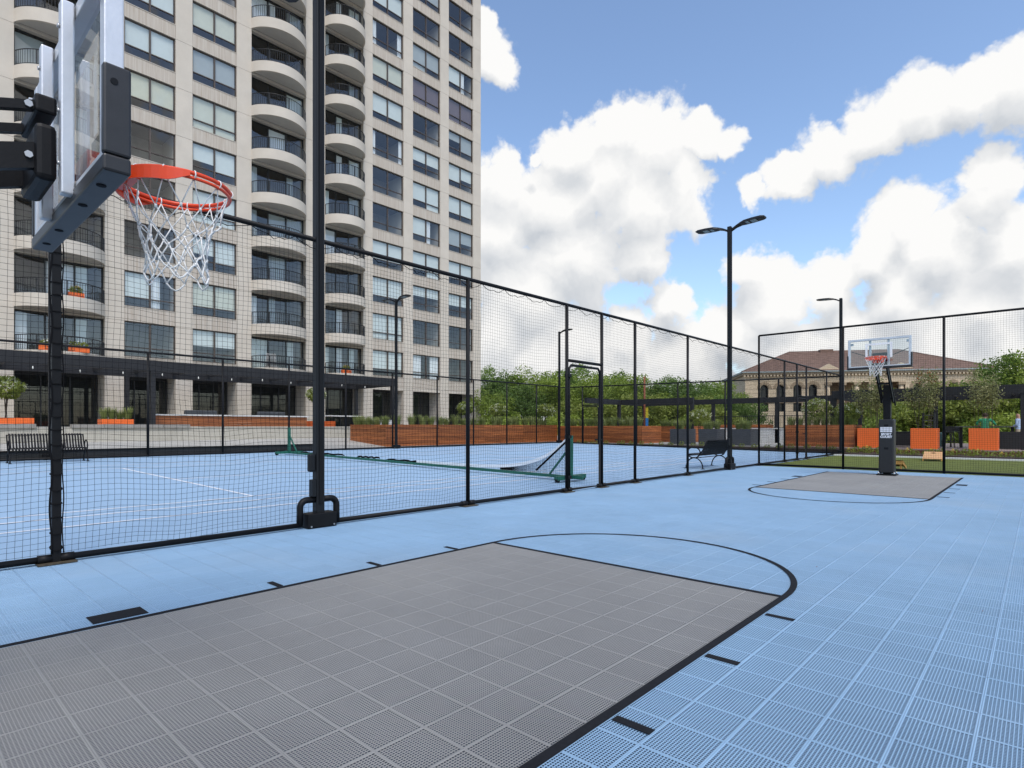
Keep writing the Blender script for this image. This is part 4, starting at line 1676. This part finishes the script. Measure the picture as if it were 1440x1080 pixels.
def hydrangea(x, y, z, h, label, seed, rad=.52, stem=True):
    t = thing('hydrangea', label, 'shrub', (x, y, z))
    r = random.Random(seed)
    m = MB()
    for k in range(3):
        m.tube([(x + r.uniform(-.04, .04), y + r.uniform(-.04, .04), z), (x + r.uniform(-.06, .06), y + r.uniform(-.06, .06), z + h * .45), (x + r.uniform(-.3, .3), y + r.uniform(-.3, .3), z + h * .8)], [.025, .02, .008], 5)
    m.build('trunk', 'bark', t)
    V, F = leaf_cloud(900, (x, y, z + h - rad * .8), (rad, rad, rad * .78), .085, seed)
    npobj('crown', V, F, 'leaf_d', t, 'stuff')
    rg = np.random.default_rng(seed + 5)
    P = []
    for k in range(26):
        d = rg.normal(size=3); d /= np.linalg.norm(d); d[2] = abs(d[2]) * .9 - .15
        c = np.array([x, y, z + h - rad * .8]) + d * np.array([rad, rad, rad * .85])
        P.append(c + rg.normal(size=(16, 3)) * .05)
    V, F = leaf_quads(np.concatenate(P), .035, rg)
    npobj('blossom', V, F, 'flower_cream', t, 'stuff')
    return t


def orange_pot(x, y, z, w, h, d, label):
    return box_planter('orange_planter', 'orange_box', label, x, y, z, d, h, w)


orange_pot(-31.6, 3.75, TZ, 1.5, .36, .8, 'low orange planter on the terrace behind the ribbed bench')
hydrangea(-31.6, 3.65, TZ + .37, 1.75, 'cream hydrangea standard in the low orange planter behind the bench', 41, .62)
orange_pot(-31.4, 7.45, TZ, 1.25, .34, .8, 'orange planter with spiky green plants by the pergola post')
for k in range(4):
    grass_plant(-31.4, 7.0 + k * .3, TZ + .35, .75, 'spiky green plant in the orange planter by the pergola post', 'spiky plants by the pergola post')
orange_pot(-33.0, 18.6, TZ, 1.6, .34, .8, 'orange planter behind the long grey patio table')
hydrangea(-33.0, 18.3, TZ + .35, 2.1, 'cream hydrangea standard behind the long patio table', 43, .6)
hydrangea(-26.9, 25.2, PZ - .06, 1.55, 'hydrangea standard in the long planter at the tower corner', 44, .55)
hydrangea(-26.9, 28.2, PZ - .06, 1.5, 'hydrangea standard in the middle of the long planter', 45, .6)
hydrangea(-25.9, 32.0, PZ - .06, 1.6, 'hydrangea standard at the planter corner beside the lamp post', 46, .6)
hydrangea(-16.4, 36.2, .235, 2.3, 'hydrangea standard behind the square grey planters', 47, .72)
hydrangea(-9.0, 34.6, 1.34, 1.55, 'full white hydrangea in the wooden planter by the court corner', 48, .78)
hydrangea(-7.45, 34.4, 1.34, 1.25, 'white hydrangea in the wooden planter next to the orange planter', 49, .66)

# airy shrubs in orange steel planters


def airy_shrub(x, y, z, h, label, seed, russet=0):
    t = thing('shrub', label, 'shrub', (x, y, z))
    r = random.Random(seed)
    m = MB()
    tips = []
    for k in range(10):
        a, L = r.uniform(0, 6.28), r.uniform(.2, .8)
        top = (x + math.cos(a) * L, y + math.sin(a) * L * .8, z + h * r.uniform(.6, 1))
        mid = (x + math.cos(a) * (.15 + L * .45), y + math.sin(a) * (.15 + L * .4), z + h * .4)
        m.tube([(x + math.cos(a) * .3, y + math.sin(a) * .3, z), mid, top], [.013, .009, .004], 4)
        for f in np.linspace(.35, 1, 9):
            p = np.array(mid) + (np.array(top) - np.array(mid)) * (f - .35) / .65
            tips.append(p)
    m.build('trunk', 'bark', t)
    rg = np.random.default_rng(seed)
    P = np.concatenate([p + rg.normal(size=(24, 3)) * np.array([.17, .15, .13]) for p in tips])
    V, F = leaf_quads(P, .055, rg)
    npobj('crown', V, F, 'leaf_olive', t, 'stuff')
    if russet:
        P = np.concatenate([p + rg.normal(size=(4, 3)) * .1 for p in tips if p[2] > z + h * .8])
        V, F = leaf_quads(P, .06, rg)
        npobj('russet_leaves', V, F, 'leaf_russet', t, 'stuff')


for (x, lab, rs) in ((-6.28, 'partly hidden by the hoop pole', 0), (-4.05, 'beside the hoop pole, shrub with russet tips', 1), (-1.86, 'in front of the dining table', 0)):
    box_planter('orange_planter', 'orange_box', 'square orange steel planter ' + lab, x, 33.85, .25, 1.03, .97)
    airy_shrub(x, 33.85, 1.22, 2.75, 'airy small leaved shrub growing in the orange planter ' + lab.split(',')[0], int(-x * 10), rs)
# low flowers in the bed before the deck
PL = [npmesh('leaves', *leaf_cloud(90, (0, 0, .12), (.22, .22, .16), .05, s), 'leaf_d') for s in range(2)]
FLW = npmesh('blossom', *leaf_cloud(18, (0, 0, .24), (.2, .2, .08), .035, 5), 'flower_gold')
for i in range(30):
    x = -6.7 + i * .27 + rw.uniform(-.08, .08)
    o = thing('bedding_plant', 'small bedding plant in the soil strip before the deck', 'plant', (x, 31.2 + rw.uniform(-.5, .9), .05), 'bedding plants before the deck')
    q = sub('leaves', PL[i % 2], o); q['kind'] = 'stuff'
    if i % 3 == 0:
        q = sub('blossom', FLW, o); q['kind'] = 'stuff'
    o.scale = (.9, .9, rw.uniform(.7, 1.3))
for i in range(26):
    x = -23.0 + i * .62
    o = thing('bedding_plant', 'small plant in the soil strip at the tennis court end', 'plant', (x, 31.5 + rw.uniform(-.1, .6), .19), 'bedding plants at the tennis court end')
    q = sub('leaves', PL[i % 2], o); q['kind'] = 'stuff'
    o.scale = (.8, .8, rw.uniform(.6, 1.0))

# ------------------------------------------------------------------ benches


def bench(label):
    root = thing('bench', label, 'bench', (0, 0, 0))
    prof = [(.45, .385), (.475, .415), (.455, .445), (.40, .452), (.25, .430), (.10, .418), (.02, .432), (-.03, .48), (-.075, .58), (-.13, .72), (-.175, .83), (-.20, .865), (-.235, .875), (-.255, .85)]
    n = 25
    L = 1.86
    m = MB()
    vs, fs = [], []
    k = len(prof)
    w, th = .046, .010
    for side in (-1, 1):
        for off in (0, th):
            for i, (x, z) in enumerate(prof):
                a = prof[max(0, i - 1)]; b = prof[min(k - 1, i + 1)]
                d = Vector((b[0] - a[0], b[1] - a[1])).normalized()
                vs.append((x - d.y * off * -1, side * w / 2, z + d.x * off * -1))
    for i in range(k - 1):
        fs.append((i, i + 1, 2 * k + i + 1, 2 * k + i))
        fs.append((k + i, 3 * k + i, 3 * k + i + 1, k + i + 1))
        fs.append((i, k + i, k + i + 1, i + 1))
        fs.append((2 * k + i, 2 * k + i + 1, 3 * k + i + 1, 3 * k + i))
    me = MB().add(vs, fs).mesh('slat', 'black_metal')
    bm = bmesh.new(); bm.from_mesh(me); bmesh.ops.recalc_face_normals(bm, faces=bm.faces); bm.to_mesh(me); bm.free()
    for i in range(n):
        o = sub('slat', me, root)
        o.location = (0, -L / 2 + .05 + (L - .1) * i / (n - 1), 0)
    for (x, z) in ((.40, .43), (.03, .418), (-.19, .84)):
        MB().tube([(x, -L / 2, z), (x, L / 2, z)], .015, 8).build('cross_bar', 'black_metal', root)
    for s in (-1, 1):
        y = s * (L / 2 + .015)
        ring = [(.22 + .205 * math.cos(t_), y, .50 + .165 * math.sin(t_)) for t_ in [2 * math.pi * q / 24 for q in range(24)]]
        MB().tube(ring, .019, 8, closed=True).build('arm_ring', 'black_metal', root)
        leg = [(.20 + .27 * math.cos(t_), y, .015 + .325 * math.sin(t_)) for t_ in [math.pi * q / 14 for q in range(15)]]
        MB().tube(leg, .019, 8).build('leg', 'black_metal', root)
        for x in (.47, -.07):
            MB().box(x - .05, x + .05, y - .03, y + .03, .001, .016).build('foot', 'black_metal', root)
        MB().tube([(.10, y, .37), (-.06, y, .56), (-.2, y, .85)], .019, 8).build('back_frame', 'black_metal', root)
    MB().tube([(.2, -L / 2, .335), (.2, L / 2, .335)], .012, 8).build('stretcher', 'black_metal', root)
    return root


b1 = bench('black ribbed metal bench facing the tennis court in front of the concrete wall')
b1.location = (-22.9, 3.62, elev(-22.9) + .005)
b2 = copy_tree(b1)
b2['label'] = 'black ribbed metal bench with its back to the court fence and lamp post'
b2.location = (-7.6, 17.8, elev(-7.6) + .005)
b2.rotation_euler = (0, 0, math.pi)

# ------------------------------------------------------------------ lawn games and deck furniture


def cornhole(x, y, rz, label):
    t = thing('cornhole_board', label, 'game board', (0, 0, 0))
    L, w, h0, h1 = 1.22, .61, .09, .32
    mt = Matrix.Identity(4)
    n = 24
    vs, fs = [], []
    hole = [(.0 + .076 * math.cos(2 * math.pi * k / n), L / 2 - .23 + .076 * math.sin(2 * math.pi * k / n)) for k in range(n)]
    out_ = []
    for k in range(n):
        a = 2 * math.pi * k / n
        dx, dy = math.cos(a), math.sin(a)
        cx, cy = 0, L / 2 - .23
        tx = (w / 2) / abs(dx) if abs(dx) > 1e-6 else 9
        ty = ((L / 2 - cy) if dy > 0 else (cy + L / 2)) / abs(dy) if abs(dy) > 1e-6 else 9
        q = min(tx, ty)
        out_.append((cx + dx * q, cy + dy * q))
    corners = [(w / 2, L / 2), (-w / 2, L / 2), (-w / 2, -L / 2), (w / 2, -L / 2)]

    def zz(yv):
        return h0 + (h1 - h0) * (yv + L / 2) / L
    m = MB()
    for k in range(n):
        k2 = (k + 1) % n
        for (dz, flip) in ((0, False), (-.02, True)):
            q = [hole[k], out_[k], out_[k2], hole[k2]]
            pts = [(x_, y_, zz(y_) + dz) for x_, y_ in q]
            m.add(pts, [(0, 1, 2, 3) if not flip else (3, 2, 1, 0)])
        # fill to the corner where the outline turns one
        for c in corners:
            a0, a1 = out_[k], out_[k2]
            if (abs(a0[0] - c[0]) < 1e-4 and abs(a1[1] - c[1]) < 1e-4) or (abs(a0[1] - c[1]) < 1e-4 and abs(a1[0] - c[0]) < 1e-4):
                if (a0[0] - a1[0]) * (a0[1] - a1[1]) != 0:
                    m.add([(a0[0], a0[1], zz(a0[1])), (c[0], c[1], zz(c[1])), (a1[0], a1[1], zz(a1[1]))], [(0, 1, 2)])
    m.build('board', 'plywood', t)
    for sx in (-1, 1):
        x0, x1 = sorted((sx * (w / 2 - .035), sx * (w / 2)))
        f = MB().add([(x0, -L / 2, .01), (x1, -L / 2, .01), (x1, L / 2, h1 - .11), (x0, L / 2, h1 - .11), (x0, -L / 2, h0 - .022), (x1, -L / 2, h0 - .022), (x1, L / 2, h1 - .022), (x0, L / 2, h1 - .022)],
                     [(3, 2, 1, 0), (4, 5, 6, 7), (0, 1, 5, 4), (1, 2, 6, 5), (2, 3, 7, 6), (3, 0, 4, 7)])
        f.build('side_rail', 'pine', t)
        xa, xb = sorted((sx * (w / 2 - .08), sx * (w / 2 - .037)))
        MB().box(xa, xb, L / 2 - .13, L / 2 - .04, 0, h1 - .05).build('leg', 'pine', t)
    MB().box(-w / 2 + .036, w / 2 - .036, L / 2 - .036, L / 2 - .001, h1 - .12, h1 - .024).build('end_rail', 'pine', t)
    t.location = (x, y, -.008)
    t.rotation_euler = (0, 0, rz)
    return t


cornhole(-3.05, 27.6, R(4), 'plywood cornhole board with its hole showing, lying across the lawn edge')
cornhole(-3.3, 20.85, R(184), 'wooden cornhole board seen from its raised end behind the hoop pole')

bn = thing('waste_bin', 'teal round waste bin on the deck beside the bar stools', 'bin', (-4.05, 38.2, .25))
prof = [(.20, 0), (.235, .1), (.27, .66), (.285, .68), (.285, .74), (.25, .745), (.23, .5)]
MB().tube([(-4.05, 38.2, .25 + z) for r_, z in prof], [r_ for r_, z in prof], 20, caps=False).build('body', 'bin_teal', bn)
tb2 = thing('dining_table', 'tall dark table behind the orange planter in front of which a man stands', 'table', (-1.9, 36.6, .25))
tb2['label'] = 'tall dark bar table on the deck behind the orange planter'
MB().box(-3.1, -.75, 36.2, 37.0, 1.27, 1.32).build('table_top', 'cushion_grey', tb2, bevel=.01)
for x in (-2.9, -.95):
    MB().box(x - .06, x + .06, 36.54, 36.66, .25, 1.27).build('leg', 'pergola_black', tb2)
for (x, y, lb) in ((-3.55, 37.2, 'nearest the waste bin'), (-3.2, 37.4, 'between the waste bin stool and the table'), (-3.35, 36.5, 'drawn up before the other two')):
    s_ = thing('bar_stool', 'black metal bar stool ' + lb, 'stool', (x, y, .25))
    MB().box(x - .18, x + .18, y - .18, y + .18, 1.0, 1.05).build('seat', 'black_box', s_, bevel=.015)
    MB().box(x - .18, x + .18, y + .16, y + .185, 1.06, 1.32).build('backrest', 'black_box', s_)
    for sx in (-1, 1):
        for sy in (-1, 1):
            MB().tube([(x + sx * .2, y + sy * .2, .25), (x + sx * .15, y + sy * .15, 1.0)], .014, 6).build('leg', 'black_box', s_)
    MB().tube([(x - .18, y - .18, .55), (x + .18, y - .18, .55)], .012, 6).build('footrest', 'black_box', s_)
so = thing('outdoor_sofa', 'low black outdoor sofa on the deck behind the hoop pole', 'sofa', (-5.6, 36.9, .25))
MB().box(-6.6, -4.5, 36.5, 37.3, .38, .62).build('seat', 'black_box', so, bevel=.04)
MB().box(-6.6, -4.5, 36.32, 36.5, .3, 1.02).build('backrest', 'black_box', so, bevel=.04)
MB().box(-6.6, -4.5, 36.3, 36.52, 1.022, 1.05).build('top_rail', 'cushion_grey', so)
for x in (-6.5, -4.6):
    for y in (36.45, 37.2):
        MB().box(x - .04, x + .04, y - .04, y + .04, .25, .38).build('leg', 'black_box', so)
box_planter('trough_planter', 'black_box', 'long black trough planter at the deck end beside the pergola post', -.75 + .05, 36.2, .25, 1.5, .8, .7)
sh = thing('equipment_rack', 'dark upright rack with pale shelves on the deck near the waste bin', 'rack', (-4.45, 38.6, .25))
for x in (-4.7, -4.2):
    MB().box(x - .03, x + .03, 38.4, 38.8, .25, 2.05).build('side', 'black_box', sh)
for k in range(6):
    MB().box(-4.67, -4.23, 38.4, 38.8, .5 + k * .28, .54 + k * .28).build('shelf', 'cushion_grey', sh)
fp = thing('banner_pole', 'rust coloured pole with a thin yellow and blue banner among the trees', 'pole', (-21.6, 38.3, .235))
MB().tube([(-21.6, 38.3, .235), (-21.6, 38.3, 5.0)], .07, 8).build('pole', 'rust_pole', fp)
MB().box(-21.5, -21.30, 38.28, 38.30, 1.95, 2.7).build('banner', 'banner', fp)
MB().box(-21.5, -21.30, 38.28, 38.30, 1.2, 1.945).build('banner', 'banner_blue', fp)

# ------------------------------------------------------------------ people


def person(label, loc, rz, shirt, trousers, hair, pose):
    J = {'pelvis': (0, 0, .95), 'waist': (0, .0, 1.08), 'chest': (0, .02, 1.30), 'neck': (0, .0, 1.47), 'head': (0, .02, 1.60), 'crown': (0, .01, 1.70),
         'shl': (.18, 0, 1.41), 'shr': (-.18, 0, 1.41)}
    J.update(pose)
    for s, n_ in ((1, 'l'), (-1, 'r')):
        J.setdefault('hip' + n_, (s * .09, 0, .90)); J.setdefault('knee' + n_, (s * .11, .03, .50)); J.setdefault('ank' + n_, (s * .11, -.02, .09)); J.setdefault('toe' + n_, (s * .13, .15, .04))
    rad = {'pelvis': .145, 'waist': .135, 'chest': .155, 'neck': .058, 'head': .092, 'crown': .075, 'sh': .075, 'el': .048, 'wr': .034, 'hand': .04, 'hip': .095, 'knee': .065, 'ank': .045, 'toe': .035}
    names = ['pelvis', 'waist', 'chest', 'neck', 'head', 'crown'] + [a + s for s in 'lr' for a in ('sh', 'el', 'wr', 'hand', 'hip', 'knee', 'ank', 'toe')]
    idx = {n_: i for i, n_ in enumerate(names)}
    ed = [('pelvis', 'waist'), ('waist', 'chest'), ('chest', 'neck'), ('neck', 'head'), ('head', 'crown')]
    for s in 'lr':
        ed += [('chest', 'sh' + s), ('sh' + s, 'el' + s), ('el' + s, 'wr' + s), ('wr' + s, 'hand' + s), ('pelvis', 'hip' + s), ('hip' + s, 'knee' + s), ('knee' + s, 'ank' + s), ('ank' + s, 'toe' + s)]
    me = bpy.data.meshes.new('person')
    me.from_pydata([J[n_] for n_ in names], [(idx[a], idx[b]) for a, b in ed], [])
    o = bpy.data.objects.new('person', me)
    link(o)
    o.modifiers.new('skin', 'SKIN')
    sv = me.skin_vertices[0].data
    for n_ in names:
        r_ = rad.get(n_) or rad[n_[:-1]]
        sv[idx[n_]].radius = (r_, r_ * (.72 if n_ in ('chest', 'waist', 'pelvis') else 1))
        sv[idx[n_]].use_root = n_ == 'pelvis'
    sb = o.modifiers.new('sub', 'SUBSURF')
    sb.levels = sb.render_levels = 2
    bpy.context.view_layer.update()
    m2 = bpy.data.meshes.new_from_object(o.evaluated_get(bpy.context.evaluated_depsgraph_get()))
    bpy.data.objects.remove(o)
    for mt in ('skin', shirt, trousers):
        m2.materials.append(MATS[mt])
    A = {n_: Vector(J[n_]) for n_ in names}
    for p in m2.polygons:
        c = p.center
        if c.z > 1.455 and abs(c.x) < .13:
            p.material_index = 0
        elif min((c - A['handl']).length, (c - A['handr']).length, (c - A['wrl']).length, (c - A['wrr']).length) < .11:
            p.material_index = 0
        elif c.z < .93:
            p.material_index = 2
        else:
            p.material_index = 1
        p.use_smooth = True
    o = bpy.data.objects.new('person', m2)
    link(o)
    tag(o, label, 'person')
    if hair:
        h = MB()
        for i in range(7):
            for k in range(12):
                pass
        bm = bmesh.new()
        bmesh.ops.create_uvsphere(bm, u_segments=14, v_segments=9, radius=.108)
        for v in list(bm.verts):
            if v.co.z < -.02 and v.co.y > -.02:
                bm.verts.remove(v)
        hm = bpy.data.meshes.new('hair')
        bm.to_mesh(hm); bm.free()
        hm.materials.append(MATS[hair])
        ho = sub('hair', hm, o)
        ho.location = Vector(J['head']) + Vector((0, -.012, .035))
    o.location = loc
    o.rotation_euler = (0, 0, rz)
    return o


person('person in a bright green shirt standing with hands on the bar table', (-1.92, 35.72, .25), R(0), 'shirt_green', 'trousers_dark', 'hair_brown',
       {'ell': (.36, .08, 1.20), 'wrl': (.38, .34, 1.12), 'handl': (.36, .43, 1.11), 'elr': (-.33, .1, 1.19), 'wrr': (-.28, .34, 1.12), 'handr': (-.27, .43, 1.11),
        'chest': (0, .07, 1.28), 'neck': (0, .10, 1.45), 'head': (0, .14, 1.57), 'crown': (0, .14, 1.67), 'shl': (.19, .07, 1.39), 'shr': (-.19, .07, 1.39)})
person('person in a light blue shirt and tan trousers beside the pergola post', (-.78, 38.2, .25), R(80), 'shirt_blue', 'trousers_tan', None,
       {'ell': (.24, .06, 1.17), 'wrl': (.18, .26, 1.05), 'handl': (.13, .33, 1.05), 'elr': (-.24, .02, 1.15), 'wrr': (-.2, .22, 1.02), 'handr': (-.15, .30, 1.02),
        'kneel': (.11, .12, .50), 'ankl': (.11, .1, .09), 'toel': (.12, .26, .04)})

# ------------------------------------------------------------------ the museum beyond the trees
mu = thing('museum', 'sandstone museum with hipped brown tile roof and arched windows behind the trees', 'building', (0, 0, 0))
ML, MD, ME = 43.3, 22.0, 12.1            # length, depth, eaves height; the front is at local y = 0, facing -y


def mbx(name, mat, x0, x1, y0, y1, z0, z1, par=None):
    return MB().box(x0, x1, y0, y1, z0, z1).build(name, mat, par or mu)


WX = [3.6, 6.6, 9.7, 12.5]
WX = WX + [ML - x for x in WX]
PA, PB = 14.6, ML - 14.6
mbx('side_wall', 'sandstone', 0, .5, .62, MD, -2, ME - .6)
mbx('side_wall', 'sandstone', ML - .5, ML, .62, MD, -2, ME - .6)
mbx('rear_wall', 'sandstone', .51, ML - .51, MD - .5, MD, -2, ME - .6)
mbx('loggia_wall', 'sandstone_dark', PA, PB, 3.2, 3.6, -2, ME - .6)
mbx('inner_wall', 'museum_glass', .55, PA - .05, 1.2, 1.4, -2, ME - .7)
mbx('inner_wall', 'museum_glass', PB + .05, ML - .55, 1.2, 1.4, -2, ME - .7)
# courses of the front, split by the window openings
for (xa, xb) in ((0, PA), (PB, ML)):
    ws = sorted(x for x in WX if xa < x < xb)
    edges = [xa] + [v for x in ws for v in (x - .78, x + .78)] + [xb]
    for (z0, z1, opened) in ((-2, 4.3, False), (4.3, 5.95, True), (5.95, 7.0, False), (7.0, 9.6, True), (9.6, ME - .6, False)):
        n = 1 if z1 - z0 < 1.8 else 3
        for c in range(n):
            a, b = z0 + (z1 - z0) * c / n, z0 + (z1 - z0) * (c + 1) / n - .04
            if opened:
                for i in range(0, len(edges), 2):
                    mbx('ashlar', 'sandstone', edges[i], edges[i + 1], 0, .6, a, b)
            else:
                mbx('ashlar', 'sandstone', xa, xb, 0, .6, a, b)
    for x in ws:
        # arched head: stone above the arch, ring of voussoirs, glazing
        n = 12
        r0, zs_ = .78, 8.75
        pts = [(x + r0 * math.cos(math.pi * k / n), zs_ + r0 * math.sin(math.pi * k / n)) for k in range(n + 1)]
        m = MB()
        for k in range(n):
            (xa_, za_), (xb_, zb_) = pts[k], pts[k + 1]
            m.add([(xa_, .02, za_), (xb_, .02, zb_), (xb_, .02, 9.62), (xa_, .02, 9.62)], [(0, 1, 2, 3)])
            m.add([(xa_, .02, za_), (xa_, .6, za_), (xb_, .6, zb_), (xb_, .02, zb_)], [(0, 1, 2, 3)])
        m.build('arch_head', 'sandstone', mu)
        m = MB()
        for k in range(14):
            a0, a1 = math.pi * (k + .06) / 14, math.pi * (k + .94) / 14
            q = [(x + r_ * math.cos(a), zs_ + r_ * math.sin(a)) for r_, a in ((.86, a0), (1.38, a0), (1.38, a1), (.86, a1))]
            m.add([(px_, -.08, pz_) for px_, pz_ in q] + [(px_, .0, pz_) for px_, pz_ in q], [(0, 1, 2, 3), (0, 4, 5, 1), (1, 5, 6, 2), (2, 6, 7, 3), (3, 7, 4, 0)])
        m.build('voussoirs', 'sandstone_dark', mu, 'stuff')
        wv = mbx('window', 'door_frame', x - .05, x + .05, .38, .45, 7.0, 9.5)
        mbx('transom', 'door_frame', x - .77, x + .77, .385, .44, 8.7, 8.78, wv)
        wv = mbx('window', 'door_frame', x - .04, x + .04, .38, .45, 4.3, 5.92)
        mbx('sill', 'sandstone_dark', x - .95, x + .95, -.1, .3, 6.86, 7.0, wv)
mbx('string_course', 'sandstone_dark', -.1, PA, -.16, -.005, 6.0, 6.3)
mbx('string_course', 'sandstone_dark', PB, ML + .1, -.16, -.005, 6.0, 6.3)
# loggia columns, entablature, small pediments
for i in range(6):
    x = PA + .6 + (PB - PA - 1.2) * i / 5
    cl = MB().tube([(x, .35, -2), (x, .35, 4.0), (x, .35, 9.3)], [.52, .5, .43], 16).build('column', 'sandstone', mu)
    mbx('capital', 'sandstone_dark', x - .62, x + .62, -.25, .95, 9.3, 9.85, cl)
mbx('loggia_floor', 'sandstone', PA, PB, -.3, 3.2, -2, 4.2)
mbx('entablature', 'sandstone', PA, PB, -.1, 1.0, 9.86, ME - .62)
mbx('loggia_door', 'museum_glass', 20.3, 23.0, 3.1, 3.19, 4.2, 8.6)
for x in (PA + .7, PB - .7):
    m = MB().prism([(-2.3, 0), (2.3, 0), (0, 1.25)], 0, 1.1, Matrix.Translation((x, .9, ME + .12)) @ Matrix.Rotation(R(90), 4, 'X'))
    m.build('pediment', 'sandstone', mu)
mbx('cornice', 'sandstone_dark', -.5, ML + .5, -.55, MD + .4, ME - .595, ME - .2)
mbx('gutter', 'gutter', -.75, ML + .75, -.8, MD + .6, ME - .195, ME + .03)
m = MB()
for i in range(72):
    x = -.3 + i * .61
    m.box(x, x + .32, -.5, -.02, ME - .95, ME - .62)
m.build('dentils', 'sandstone', mu, 'stuff')
rz_ = 17.2
e = .8
m = MB()
A_ = [(-e, -e, ME + .04), (ML + e, -e, ME + .04), (ML + e, MD + e, ME + .04), (-e, MD + e, ME + .04), (11, MD / 2, rz_), (ML - 11, MD / 2, rz_)]
m.add(A_, [(0, 1, 5, 4), (1, 2, 5), (2, 3, 4, 5), (3, 0, 4), (3, 2, 1, 0)])
rf = m.build('roof', 'roof_tile', mu)
m = MB()
m.tube([A_[4], A_[5]], .16, 6)
for (i, j) in ((0, 4), (3, 4), (1, 5), (2, 5)):
    m.tube([A_[i], A_[j]], .13, 6)
m.build('ridge_tiles', 'roof_tile', rf)
m = MB()
for c in range(18):                      # courses of tiles on the front slope
    f0 = (c + .5) / 19
    z = ME + .04 + (rz_ - ME) * f0
    y = -e + (MD / 2 + e) * f0
    xa, xb = -e + (11 + e) * f0, ML + e - (11 + e) * f0
    m.box(xa, xb, y - .03, y + .3, z - .05, z + .035)
m.build('tile_courses', 'roof_tile', rf, 'stuff')
mbx('vent', 'roof_tile', 17, 19.5, MD / 2 - .8, MD / 2 + .8, rz_ - .6, rz_ + .35, rf)
mu.location = (-43.2, 116.2, 0)
mu.rotation_euler = (0, 0, math.atan2(.524, .852))

# windblown bits on the court
r = np.random.default_rng(31)
P = np.stack([r.uniform(-6.7, .8, 46), r.uniform(1.2, 19, 46), np.full(46, .006)], 1)
V, F = leaf_quads(P, .011, r, up=.0)
V[:, 2] = .004 + np.abs(V[:, 2] - .006) * .5
o = npobj('leaf_litter', V, F, 'leaf_russet', None, 'stuff')
tag(o, 'tiny dry leaf bits scattered over the blue court tiles', 'leaf litter')
